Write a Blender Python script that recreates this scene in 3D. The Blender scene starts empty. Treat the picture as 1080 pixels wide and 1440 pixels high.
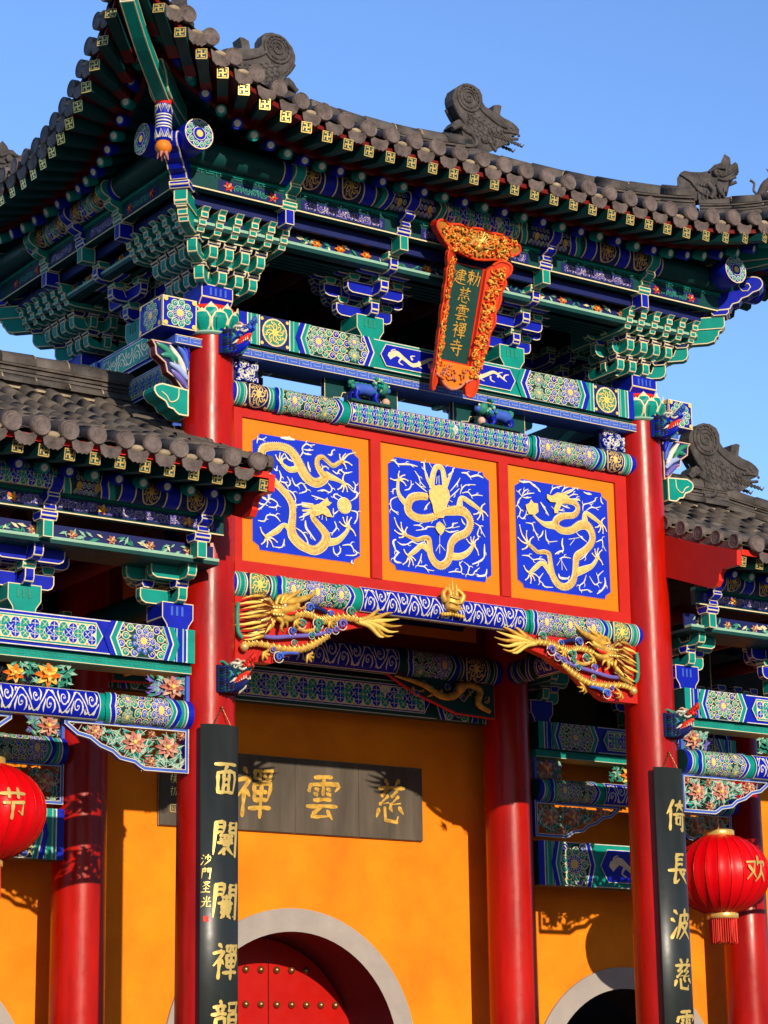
import bpy, math, random, json
from mathutils import Vector, Matrix
from mathutils.noise import noise
random.seed(7)
sc = bpy.context.scene
R = math.radians
PI = math.pi
# ---------------- camera ----------------
cam = bpy.data.cameras.new('camera'); co = bpy.data.objects.new('camera', cam); sc.collection.objects.link(co)
cam.sensor_fit = 'HORIZONTAL'; cam.sensor_width = 36; cam.lens = 3235.2/1080*36; cam.clip_end = 3000; cam.clip_start = .1
YAW, PIT, ROL = R(34.671), R(14.452), R(-.8637)
fw = Vector((math.sin(YAW)*math.cos(PIT), math.cos(YAW)*math.cos(PIT), math.sin(PIT)))
r0 = Vector((math.cos(YAW), -math.sin(YAW), 0)); u0 = r0.cross(fw)
rr = r0*math.cos(ROL)+u0*math.sin(ROL); uu = -r0*math.sin(ROL)+u0*math.cos(ROL)
co.matrix_world = Matrix(((rr.x, uu.x, -fw.x, -9.734), (rr.y, uu.y, -fw.y, -16.769), (rr.z, uu.z, -fw.z, 1.6), (0, 0, 0, 1)))
sc.camera = co
# ---------------- light ----------------
AZ, EL = 9.6, 17.8           # light travels towards +Y and a little +X
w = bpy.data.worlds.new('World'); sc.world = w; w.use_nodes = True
nt = w.node_tree; nt.nodes.clear()
sky = nt.nodes.new('ShaderNodeTexSky'); sky.sky_type = 'NISHITA'; sky.sun_disc = False
sky.sun_elevation = R(EL); sky.sun_rotation = R(180+AZ); sky.air_density = 1.0; sky.dust_density = .3; sky.ozone_density = 3.0; sky.altitude = 200
bg = nt.nodes.new('ShaderNodeBackground'); bg.inputs[1].default_value = .15
wo = nt.nodes.new('ShaderNodeOutputWorld'); 
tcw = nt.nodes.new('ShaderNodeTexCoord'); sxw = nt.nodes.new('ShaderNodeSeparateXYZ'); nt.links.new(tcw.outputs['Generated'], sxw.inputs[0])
mrw = nt.nodes.new('ShaderNodeMapRange'); mrw.inputs[1].default_value = -1; mrw.inputs[2].default_value = .8; mrw.inputs[3].default_value = .42; mrw.inputs[4].default_value = 1.45; nt.links.new(sxw.outputs['Y'], mrw.inputs[0])  # added gain: sky darker behind the camera, brighter ahead, to set the fill
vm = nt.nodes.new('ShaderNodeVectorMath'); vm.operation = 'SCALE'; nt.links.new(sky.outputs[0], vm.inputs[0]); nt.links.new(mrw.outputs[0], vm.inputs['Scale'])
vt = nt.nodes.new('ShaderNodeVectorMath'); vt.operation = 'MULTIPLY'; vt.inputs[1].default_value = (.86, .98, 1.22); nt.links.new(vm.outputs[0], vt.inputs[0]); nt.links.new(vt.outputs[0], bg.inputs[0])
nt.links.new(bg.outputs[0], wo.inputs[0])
sl = bpy.data.lights.new('sun', 'SUN'); sl.energy = 5.0; sl.angle = R(.5); sl.color = (1, .86, .68)
so = bpy.data.objects.new('sun', sl); sc.collection.objects.link(so)
ld = Vector((math.sin(R(AZ))*math.cos(R(EL)), math.cos(R(AZ))*math.cos(R(EL)), -math.sin(R(EL))))
so.rotation_euler = ld.to_track_quat('-Z', 'Y').to_euler(); so.location = (0, -20, 12)
vs = sc.view_settings; vs.view_transform = 'Standard'; vs.look = 'None'; vs.exposure = .0; vs.gamma = 1

# ---------------- materials ----------------
MT = {}
def mat(name, rgb, rough=.5, var=.12, metal=0, coat=0, scale=6, bump=0, bscale=40, col2=None, streak=False, spec=.25):
    m = bpy.data.materials.new(name); m.use_nodes = True; n = m.node_tree.nodes; L = m.node_tree.links
    b = n['Principled BSDF']; b.inputs['Roughness'].default_value = rough; b.inputs['Metallic'].default_value = metal; b.inputs['Specular IOR Level'].default_value = spec
    if coat: b.inputs['Coat Weight'].default_value = coat; b.inputs['Coat Roughness'].default_value = .3
    tc = n.new('ShaderNodeTexCoord'); mp = n.new('ShaderNodeMapping'); L.new(tc.outputs['Object'], mp.inputs[0])
    mp.inputs['Scale'].default_value = (1, 1, .18) if streak else (1, 1, 1)
    nz = n.new('ShaderNodeTexNoise'); nz.inputs['Scale'].default_value = scale; nz.inputs['Detail'].default_value = 7; nz.inputs['Roughness'].default_value = .62
    L.new(mp.outputs[0], nz.inputs['Vector'])
    cr = n.new('ShaderNodeValToRGB'); cr.color_ramp.elements[0].position = .32; cr.color_ramp.elements[1].position = .7
    c2 = col2 or rgb
    cr.color_ramp.elements[0].color = (*[c*(1-var) for c in c2], 1); cr.color_ramp.elements[1].color = (*[min(1, c*(1+var*.6)) for c in rgb], 1)
    L.new(nz.outputs['Fac'], cr.inputs[0]); L.new(cr.outputs[0], b.inputs['Base Color'])
    n2 = n.new('ShaderNodeTexNoise'); n2.inputs['Scale'].default_value = scale*3; L.new(tc.outputs['Object'], n2.inputs['Vector'])
    mr = n.new('ShaderNodeMapRange'); mr.inputs[3].default_value = max(0, rough-.12); mr.inputs[4].default_value = min(1, rough+.15)
    L.new(n2.outputs['Fac'], mr.inputs[0]); L.new(mr.outputs[0], b.inputs['Roughness'])
    if bump:
        n3 = n.new('ShaderNodeTexNoise'); n3.inputs['Scale'].default_value = bscale; n3.inputs['Detail'].default_value = 5; L.new(mp.outputs[0], n3.inputs['Vector'])
        bp = n.new('ShaderNodeBump'); bp.inputs['Strength'].default_value = bump; bp.inputs['Distance'].default_value = .01
        L.new(n3.outputs['Fac'], bp.inputs['Height']); L.new(bp.outputs[0], b.inputs['Normal'])
    MT[name] = m
    return m
mat('red_lacquer', (.46, .007, .001), .30, .28, coat=.15, spec=.22, scale=3.5, streak=True, bump=.35, bscale=11, col2=(.34, .004, .002))
mat('red', (.50, .016, .010), .42, .12, scale=4)
mat('dark_red', (.16, .006, .006), .5, .15)
mat('bright_red', (.75, .03, .015), .35, .1)
mat('wall_orange', (.92, .262, .005), .8, .14, scale=1.1, bump=.5, bscale=16, col2=(.84, .20, .004))
mat('panel_orange', (.78, .20, .003), .55, .06, scale=5)
mat('blue', (.002, .012, .42), .42, .16)
mat('blue_mid', (.05, .12, .55), .45, .15)
mat('pale_blue', (.35, .45, .75), .5, .1)
mat('navy', (.008, .015, .11), .5, .15)
mat('purple', (.15, .12, .45), .5, .15)
mat('green', (.001, .275, .225), .42, .18)
mat('dark_green', (.002, .055, .055), .5, .2)
mat('leaf_green', (.03, .25, .17), .5, .2)
mat('pale_green', (.28, .50, .38), .5, .12)
mat('line', (.80, .68, .42), .45, .16, scale=22)
mat('white', (.74, .72, .60), .5, .25, scale=20)
mat('gold', (.74, .43, .075), .42, .45, metal=.3, scale=16, bump=.15, bscale=60)
mat('gold_leaf', (.90, .62, .18), .3, .12, metal=.55, scale=20)
mat('yellow', (.85, .60, .13), .45, .1, scale=12)
mat('cobalt', (.002, .028, .55), .5, .12, scale=6)
mat('cream', (.84, .58, .18), .5, .3, scale=30, bump=.5, bscale=120)
mat('orange', (.80, .22, .02), .45, .1)
mat('pink', (.55, .20, .15), .5, .3, scale=14)
mat('pale_pink', (.68, .42, .30), .5, .2, scale=14)
mat('tile', (.105, .090, .080), .62, .4, scale=4, bump=.5, bscale=50, col2=(.050, .047, .050))
mat('dusty_tile', (.118, .096, .080), .68, .35, scale=3.5, bump=.5, bscale=45, col2=(.068, .058, .053))
mat('tile_end', (.140, .108, .100), .6, .55, scale=10, bump=.5, bscale=45)
mat('mortar', (.38, .30, .20), .85, .4, scale=12, bump=.6, bscale=40)
mat('ridge_clay', (.105, .085, .075), .7, .35, scale=7, bump=.5, bscale=60, col2=(.07, .055, .05))
mat('arch_stone', (.36, .32, .29), .7, .15, scale=3, bump=.2, bscale=20)
mat('door_red', (.45, .005, .002), .4, .1, scale=3)
mat('bronze', (.35, .18, .07), .35, .3, metal=.8, scale=20)
mat('board_black', (.022, .028, .028), .38, .3, scale=5, coat=.2, streak=True)
mat('plaque_black', (.10, .080, .060), .6, .45, scale=4, streak=True, bump=.3, bscale=25)
mat('sign_green', (.012, .06, .05), .45, .15)
mat('lantern_red', (.72, .001, .005), .38, .08, scale=3)
mat('paving', (.10, .095, .085), .85, .2, scale=1.5, bump=.3, bscale=15)
mat('rib_red', (.45, .02, .01), .3, .1, metal=.4)
mat('sign_red', (.72, .055, .012), .4, .1)
mat('beast_clay', (.085, .075, .072), .62, .4, scale=9, bump=.8, bscale=45, col2=(.055, .048, .046))
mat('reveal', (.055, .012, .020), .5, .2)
mat('shaded_gold', (.42, .17, .025), .45, .4, scale=14)  # gold browned to carry the shade on the sign crest
mat('black', (.01, .01, .012), .6, .2)
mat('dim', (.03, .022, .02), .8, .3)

# ---------------- mesh builder ----------------
class M:
    def __init__(s): s.v = []; s.f = []; s.m = []; s.mats = []; s.sm = []
    def mi(s, name):
        if name not in s.mats: s.mats.append(name)
        return s.mats.index(name)
    def add(s, vs, fs, mt, smooth=False):
        o = len(s.v); s.v.extend(tuple(v) for v in vs); k = s.mi(mt)
        for f in fs: s.f.append(tuple(o+i for i in f)); s.m.append(k); s.sm.append(smooth)
    def box(s, x0, x1, y0, y1, z0, z1, mt, T=None):
        v = [Vector(p) for p in ((x0, y0, z0), (x1, y0, z0), (x1, y1, z0), (x0, y1, z0), (x0, y0, z1), (x1, y0, z1), (x1, y1, z1), (x0, y1, z1))]
        if T: v = [T @ p for p in v]
        s.add(v, [(0, 3, 2, 1), (4, 5, 6, 7), (0, 1, 5, 4), (1, 2, 6, 5), (2, 3, 7, 6), (3, 0, 4, 7)], mt)
    def tube(s, pts, rad, mt, n=8, cap=True, up=None, arc=None):
        pts = [Vector(p) for p in pts]; k = len(pts)
        if not hasattr(rad, '__len__'): rad = [rad]*k
        vs = []; fs = []; prev = None
        for i, p in enumerate(pts):
            t = (pts[min(i+1, k-1)]-pts[max(i-1, 0)]).normalized()
            if up is not None: a = t.cross(Vector(up)).normalized()
            elif prev is None: a = t.cross(Vector((0, 0, 1)) if abs(t.z) < .9 else Vector((0, 1, 0))).normalized()
            else: a = (prev - t*prev.dot(t)).normalized()
            prev = a; b = a.cross(t).normalized()
            for j in range(n):
                th = (2*PI*j/n) if arc is None else arc[0]+(arc[1]-arc[0])*j/(n-1)
                vs.append(p+a*math.cos(th)*rad[i]+b*math.sin(th)*rad[i])
        for i in range(k-1):
            for j in range(n if arc is None else n-1):
                j2 = (j+1) % n; fs.append((i*n+j, i*n+j2, (i+1)*n+j2, (i+1)*n+j))
        s.add(vs, fs, mt, True)
        if cap and arc is None: s.add(vs[:n], [tuple(range(n))], mt); s.add(vs[-n:], [tuple(range(n))], mt)
    def lathe(s, prof, c, mt, n=24, T=None, sy=1):
        vs = []; fs = []; k = len(prof)
        for r, z in prof:
            for j in range(n):
                a = 2*PI*j/n; p = Vector((math.cos(a)*r, math.sin(a)*r*sy, z))
                vs.append((T @ p) if T else p+Vector(c))
        for i in range(k-1):
            for j in range(n): fs.append((i*n+j, i*n+(j+1) % n, (i+1)*n+(j+1) % n, (i+1)*n+j))
        s.add(vs, fs, mt, True)
    def ball(s, c, r, mt, sc3=(1, 1, 1), n=10, T=None):
        vs = []; fs = []; m2 = n//2+1
        for i in range(m2+1):
            th = PI*i/m2
            for j in range(n):
                a = 2*PI*j/n; p = Vector((r*math.sin(th)*math.cos(a)*sc3[0], r*math.sin(th)*math.sin(a)*sc3[1], r*math.cos(th)*sc3[2]))
                vs.append((T @ p)+Vector(c) if T else p+Vector(c))
        for i in range(m2):
            for j in range(n): fs.append((i*n+j, (i+1)*n+j, (i+1)*n+(j+1) % n, i*n+(j+1) % n))
        s.add(vs, fs, mt, True)
    def prism(s, poly, T, t0, t1, mface, mside=None, mline=None, w=.008, sharp=28):
        """outlined prism: poly in local (x,z), thickness along local y from t0 to t1, T local->world"""
        n = len(poly); ar = sum(poly[i][0]*poly[(i+1) % n][1]-poly[(i+1) % n][0]*poly[i][1] for i in range(n))
        if ar < 0: poly = poly[::-1]
        mside = mside or mface
        P = [Vector((a, b)) for a, b in poly]
        E = [(P[(i+1) % n]-P[i]) for i in range(n)]; EL_ = [e.length for e in E]; D = [e/max(l, 1e-9) for e, l in zip(E, EL_)]
        if mline is None:
            for t, rev in ((t0, 0), (t1, 1)):
                s.add([T @ Vector((p.x, t, p.y)) for p in P], [tuple(range(n))[::-1] if rev else tuple(range(n))], mface)
            for i in range(n):
                a, b = P[i], P[(i+1) % n]
                s.add([T @ Vector((a.x, t0, a.y)), T @ Vector((b.x, t0, b.y)), T @ Vector((b.x, t1, b.y)), T @ Vector((a.x, t1, a.y))], [(0, 3, 2, 1)], mside)
            return
        I = []
        for i in range(n):
            d0, d1 = D[i-1], D[i]; n0 = Vector((-d0.y, d0.x)); n1 = Vector((-d1.y, d1.x)); b = n0+n1
            if b.length < 1e-6: b = n0
            b.normalize(); c = max(.45, b.dot(n1)); I.append(P[i]+b*w/c)
        for t, rev in ((t0, 0), (t1, 1)):
            vo = [T @ Vector((p.x, t, p.y)) for p in P]; vi = [T @ Vector((p.x, t, p.y)) for p in I]
            s.add(vo+vi, [((i, (i+1) % n, n+(i+1) % n, n+i) if not rev else (n+i, n+(i+1) % n, (i+1) % n, i)) for i in range(n)], mline)
            s.add(vi, [tuple(range(n))[::-1] if rev else tuple(range(n))], mface)
        cs = math.cos(R(sharp))
        for i in range(n):
            a, b = P[i], P[(i+1) % n]; L = EL_[i]
            sa = D[i-1].dot(D[i]) < cs; sb = D[i].dot(D[(i+1) % n]) < cs
            ws = min(w, (t1-t0)*.3); wl = min(w, L*.3)
            us = [0]+([wl/L] if sa else [])+([1-wl/L] if sb else [])+[1]
            ts = [t0, t0+ws, t1-ws, t1]
            vs = [T @ Vector((a.x+(b.x-a.x)*u, t, a.y+(b.y-a.y)*u)) for t in ts for u in us]; m = len(us)
            for ti in range(3):
                for ui in range(m-1):
                    edge = ti != 1 or (sa and ui == 0) or (sb and ui == m-2)
                    q = (ti*m+ui, (ti+1)*m+ui, (ti+1)*m+ui+1, ti*m+ui+1)
                    s.add([vs[k] for k in q], [(0, 1, 2, 3)], mline if edge else mside)
    def build(s, name, parent=None, root=None, label=None):
        me = bpy.data.meshes.new(name)
        off = ROOT.get(root or (parent.name if parent else None), Vector((0, 0, 0)))
        me.from_pydata([(a-off.x, b-off.y, c-off.z) for a, b, c in s.v], [], s.f)
        for k in s.mats: me.materials.append(MT[k])
        me.polygons.foreach_set('material_index', s.m); me.polygons.foreach_set('use_smooth', s.sm); me.update()
        o = bpy.data.objects.new(name, me); sc.collection.objects.link(o)
        if parent:
            o.parent = parent; ROOT[o.name] = off
        if label: o['label'] = label
        return o
ROOT = {}
def thing(name, label, cat, loc, group=None):
    o = bpy.data.objects.new(name, None); sc.collection.objects.link(o); o.location = loc; o.empty_display_size = .3
    o['label'] = label; o['category'] = cat
    if group: o['group'] = group
    ROOT[o.name] = Vector(loc); return o
def FR(o, x, y, z=(0, 0, 1)):
    """matrix with local x->x, local y->y, local z->z at origin o"""
    x, y, z = Vector(x), Vector(y), Vector(z)
    return Matrix(((x.x, y.x, z.x, o[0]), (x.y, y.y, z.y, o[1]), (x.z, y.z, z.z, o[2]), (0, 0, 0, 1)))
def cat(pts, k=5):
    """catmull-rom through tuples"""
    if len(pts) < 3: return [tuple(p) for p in pts]
    out = []
    for i in range(len(pts)-1):
        p0 = pts[max(i-1, 0)]; p1 = pts[i]; p2 = pts[i+1]; p3 = pts[min(i+2, len(pts)-1)]
        for j in range(k):
            t = j/k; out.append(tuple(.5*(2*b+(c-a)*t+(2*a-5*b+4*c-d)*t*t+(3*b-a-3*c+d)*t**3) for a, b, c, d in zip(p0, p1, p2, p3)))
    out.append(tuple(pts[-1])); return out
# ---------------- painter: flat ornament laid on a surface ----------------
class Paint:
    def __init__(s, m, fn): s.m = m; s.fn = fn; s.c = 0
    def h(s, l): s.c = (s.c+1) % 240; return .003+.0016*l+s.c*.000006
    def poly(s, pts, mt, l=0):
        hh = s.h(l); s.m.add([s.fn(a, b, hh) for a, b in pts], [tuple(range(len(pts)))], mt)
    def rect(s, a0, a1, b0, b1, mt, l=0, nb=1):
        if getattr(s, 'round', 0): nb = 12
        vs = []; hh = s.h(l)
        for i in range(nb+1):
            b = b0+(b1-b0)*i/nb; vs += [s.fn(a0, b, hh), s.fn(a1, b, hh)]
        s.m.add(vs, [(2*i, 2*i+1, 2*i+3, 2*i+2) for i in range(nb)], mt)
    def disc(s, a, b, r, mt, l=0, n=12, rb=None):
        if getattr(s, 'round', 0) and r > .018:
            k = max(2, int(r/.012)); hh = s.h(l); vs = [s.fn(a, b, hh)]; fs = [(0, i+1, (i+1) % n+1) for i in range(n)]
            for j in range(1, k+1): vs += [s.fn(a+r*j/k*math.cos(2*PI*i/n), b+r*j/k*math.sin(2*PI*i/n), hh) for i in range(n)]
            for j in range(k-1): fs += [(1+j*n+i, 1+(j+1)*n+i, 1+(j+1)*n+(i+1) % n, 1+j*n+(i+1) % n) for i in range(n)]
            s.m.add(vs, fs, mt); return
        rb = rb or r; hh = s.h(l); vs = [s.fn(a, b, hh)]+[s.fn(a+r*math.cos(2*PI*i/n), b+rb*math.sin(2*PI*i/n), hh) for i in range(n)]
        s.m.add(vs, [(0, i+1, (i+1) % n+1) for i in range(n)], mt)
    def ring(s, a, b, r0, r1, mt, l=0, n=16):
        vs = []; hh = s.h(l)
        for i in range(n):
            c, d = math.cos(2*PI*i/n), math.sin(2*PI*i/n); vs += [s.fn(a+r0*c, b+r0*d, hh), s.fn(a+r1*c, b+r1*d, hh)]
        s.m.add(vs, [(2*i, 2*i+1, (2*i+3) % (2*n), (2*i+2) % (2*n)) for i in range(n)], mt)
    def rib(s, pts, w, mt, l=0, smooth=4, th=0):
        """w number or list of widths; th>0 gives raised relief"""
        if hasattr(w, '__len__'): q = [(p[0], p[1], ww) for p, ww in zip(pts, w)]
        else: q = [(p[0], p[1], w) for p in pts]
        q = cat(q, smooth) if smooth > 1 else q
        vs = []; n = len(q); h0 = s.h(l)
        for i in range(n):
            a = q[max(i-1, 0)]; b = q[min(i+1, n-1)]; dx, dy = b[0]-a[0], b[1]-a[1]; d = math.hypot(dx, dy) or 1e-6; dx /= d; dy /= d; hw = max(q[i][2], .0005)/2
            if th: vs += [s.fn(q[i][0]-dy*hw, q[i][1]+dx*hw, h0), s.fn(q[i][0], q[i][1], h0+th*min(1, q[i][2]/.03)), s.fn(q[i][0]+dy*hw, q[i][1]-dx*hw, h0)]
            else: vs += [s.fn(q[i][0]-dy*hw, q[i][1]+dx*hw, h0), s.fn(q[i][0]+dy*hw, q[i][1]-dx*hw, h0)]
        k = 3 if th else 2
        fs = [(i*k+j, i*k+j+1, (i+1)*k+j+1, (i+1)*k+j) for i in range(n-1) for j in range(k-1)]
        s.m.add(vs, fs, mt, bool(th))
    def curl(s, a, b, r, mt, ln='white', l=1):
        s.disc(a, b, r, ln, l, 10); s.disc(a, b, r*.80, mt, l+1, 10)
        s.rib([(a+r*.5*math.cos(t)*(1-t/9), b+r*.5*math.sin(t)*(1-t/9)) for t in (0, 1.2, 2.4, 3.6, 4.8)], r*.16, ln, l+2, 1)
    def rosette(s, a, b, r, c1='blue', c2='green', ln='white', l=1, n=9):
        s.disc(a, b, r*1.02, 'dark_green', l, 16)
        for i in range(n):
            t = 2*PI*i/n; s.curl(a+r*.76*math.cos(t), b+r*.76*math.sin(t), r*.27, c2, ln, l+.5)
        s.disc(a, b, r*.56, ln, l+1, 16); s.disc(a, b, r*.52, c1, l+2, 16)
        for i in range(n):
            t = 2*PI*(i+.5)/n; s.ring(a+r*.4*math.cos(t), b+r*.4*math.sin(t), r*.07, r*.11, ln, l+3, 8)
        s.disc(a, b, r*.28, ln, l+3, 12); s.disc(a, b, r*.23, 'yellow', l+4, 12)
    def chev(s, a, b0, b1, wd, dep, mt, l=1):
        """< or > shaped band starting at a, width wd, apex displaced by dep"""
        bm = (b0+b1)/2; n = 12 if getattr(s, 'round', 0) else 2; vs = []; hh = s.h(l)
        for i in range(n+1):
            b = b0+(b1-b0)*i/n; x = a+dep*(1-abs(b-bm)/((b1-b0)/2)); vs += [s.fn(x, b, hh), s.fn(x+wd, b, hh)]
        s.m.add(vs, [(2*i, 2*i+1, 2*i+3, 2*i+2) for i in range(n)], mt)
    def medal(s, a, b, r, c='yellow', l=1, bg='leaf_green'):
        s.disc(a, b, r, 'line', l, 18); s.disc(a, b, r*.92, bg, l+1, 18)
        for i in range(8):
            t = 2*PI*i/8+.3
            s.rib([(a+r*.2*math.cos(t), b+r*.2*math.sin(t)), (a+r*.45*math.cos(t+.15), b+r*.45*math.sin(t+.15)), (a+r*.64*math.cos(t+.45), b+r*.64*math.sin(t+.45)), (a+r*.52*math.cos(t+.7), b+r*.52*math.sin(t+.7)), (a+r*.4*math.cos(t+.5), b+r*.4*math.sin(t+.5))], [r*.10, r*.09, r*.08, r*.07, r*.03], c, l+2, 3)
            s.rib([(a+r*.86*math.cos(t), b+r*.86*math.sin(t)), (a+r*.68*math.cos(t+.05), b+r*.68*math.sin(t+.05)), (a+r*.74*math.cos(t-.25), b+r*.74*math.sin(t-.25))], [r*.05, r*.10, r*.03], c, l+2, 3)
        s.disc(a, b, r*.26, c, l+3, 10)
        s.ring(a, b, r*.88, r*.92, c, l+2, 20)
    def scroll(s, a0, a1, b, amp, mt, l=2, w=.012, step=.09, seed=1):
        rg = random.Random(seed); n = max(2, int((a1-a0)/step)); st = (a1-a0)/n
        s.rib([(a0+st*i/2, b+(0, amp*.5, 0, -amp*.5)[i % 4]) for i in range(2*n+1)], w, mt, l, 4)
        for i in range(n):
            cx = a0+st*(i+.5); sg = 1 if i % 2 == 0 else -1; cy = b-sg*amp*.05; r = min(amp*.42, st*.3)*rg.uniform(.78, 1.12)
            s.rib([(cx+r*(1-t*.1)*math.cos(sg*(.9*t+.3)), cy-sg*amp*.1+r*(1-t*.1)*math.sin(sg*(.9*t+.3))) for t in range(8)], [w*.9]*5+[w*.7, w*.6, w*.8], mt, l, 2)
            s.disc(cx, cy-sg*amp*.1, w*.8, mt, l, 6)
            for d in (-1, 1):
                q_ = rg.uniform(-.12, .12); s.rib([(cx+d*st*.12, cy+sg*amp*.42), (cx+d*st*(.26+q_), cy+sg*amp*.5), (cx+d*st*(.36+q_), cy+sg*amp*.3)], [w*.4, w*1.9, w*.2], mt, l, 3)
                s.rib([(cx+d*st*.28, cy+sg*amp*.1), (cx+d*st*.4, cy-sg*amp*.25), (cx+d*st*.3, cy-sg*amp*.5)], [w*.6, w*1.8, w*.2], mt, l, 3)
    def dragonlet(s, a, b, L, H, mt, l=2):
        pts = [(a-L*.48, b-H*.1), (a-L*.36, b+H*.2), (a-L*.22, b-H*.05), (a-L*.08, b-H*.28), (a+L*.1, b+H*.02), (a+L*.24, b+H*.26), (a+L*.38, b+H*.02), (a+L*.46, b-H*.15)]
        s.rib(pts, [H*.28, H*.3, H*.2, H*.22, H*.2, H*.16, H*.1, H*.03], mt, l, 4)
        for dx, dy in ((-.42, .4), (-.3, -.38), (-.1, .25), (.02, -.35), (.2, -.3), (.34, .34), (.45, .28)):
            s.rib([(a+L*dx*.9, b), (a+L*(dx-.02), b+H*dy*.7), (a+L*(dx+.05), b+H*dy)], [H*.12, H*.08, H*.04], mt, l, 3)
        s.disc(a-L*.45, b+H*.05, H*.17, mt, l, 8)
    def fret(s, a0, a1, b0, b1, mt, l=1, w=.006):
        h = b1-b0; st = h*1.9; n = int((a1-a0)/st)
        if n < 1: return
        st = (a1-a0)/n
        for i in range(n):
            x = a0+i*st
            s.rib([(x, b0+h*.15), (x, b1-h*.15), (x+st*.8, b1-h*.15), (x+st*.8, b0+h*.4), (x+st*.3, b0+h*.4), (x+st*.3, b0+h*.62)], w, mt, l, 1)
    def tiles(s, a0, a1, b0, b1, l=1, bgc='pale_green', c=('blue', 'green')):
        """lattice of small round flowers with gold lozenges between them"""
        s.rect(a0, a1, b0, b1, 'line', l)
        h = b1-b0; st = h/2.15; n = max(2, round((a1-a0)/st)); st = (a1-a0)/n; r = min(st, h/2.1)*.5
        for j in range(3):
            for i in range(n-(j % 2 == 1)):
                cx = a0+st*(i+.5+(.5 if j % 2 else 0)); cy = b0+r*1.04+(h-r*2.08)*j/2; cc = c[(i+j) % 2]
                s.disc(cx, cy, r*.98, 'white', l+1+.3*(j % 2), 10); s.disc(cx, cy, r*.88, cc, l+1.5+.3*(j % 2), 10)
                for q in range(4):
                    t = (PI/4 if i % 2 else 0)+q*PI/2
                    s.rib([(cx, cy), (cx+r*.4*math.cos(t), cy+r*.4*math.sin(t)), (cx+r*.8*math.cos(t), cy+r*.8*math.sin(t))], [r*.08, r*.26, r*.04], ('pale_blue', 'pale_green')[(i+j) % 2], l+3, 1)
                s.disc(cx, cy, r*.16, 'yellow', l+4, 6)
        for i in range(n+1): 
            for q in (0, 1): s.disc(min(max(a0+st*i, a0+r*.3), a1-r*.3), b0+h*(.06+.88*q), r*.24, ('orange', 'yellow')[(i+q) % 2], l+2.5, 4)
def field(P, a0, a1, H, big, seed=0, l=1):
    """dark ground filled with swirls and rosettes"""
    P.rect(a0, a1, H*.02, H*.98, 'dark_green', l)
    W_ = a1-a0; nx = max(3, round(W_/(H*.27))); rows = 4
    for j in range(rows):
        for i in range(nx+(j % 2)):
            x = a0+(i+(.5 if j % 2 == 0 else 0))*W_/nx; y = H*(.14+.72*j/(rows-1))
            if x-a0 < H*.1 or a1-x < H*.1: continue
            if min([math.hypot(x-q[0], y-q[1])-q[2]*.95 for q in big] or [1]) < 0: continue
            P.curl(x, y, H*.130, ('green', 'blue', 'green', 'blue_mid')[(i+j+seed) % 4], 'line', l+1+.2*(i % 3))
            P.disc(x+W_/nx/2, y, H*.035, 'yellow', l+3, 6)
    for (x, y, q, c1, c2) in big: P.rosette(x, y, q, c1, c2, 'line', l+4)
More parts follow.
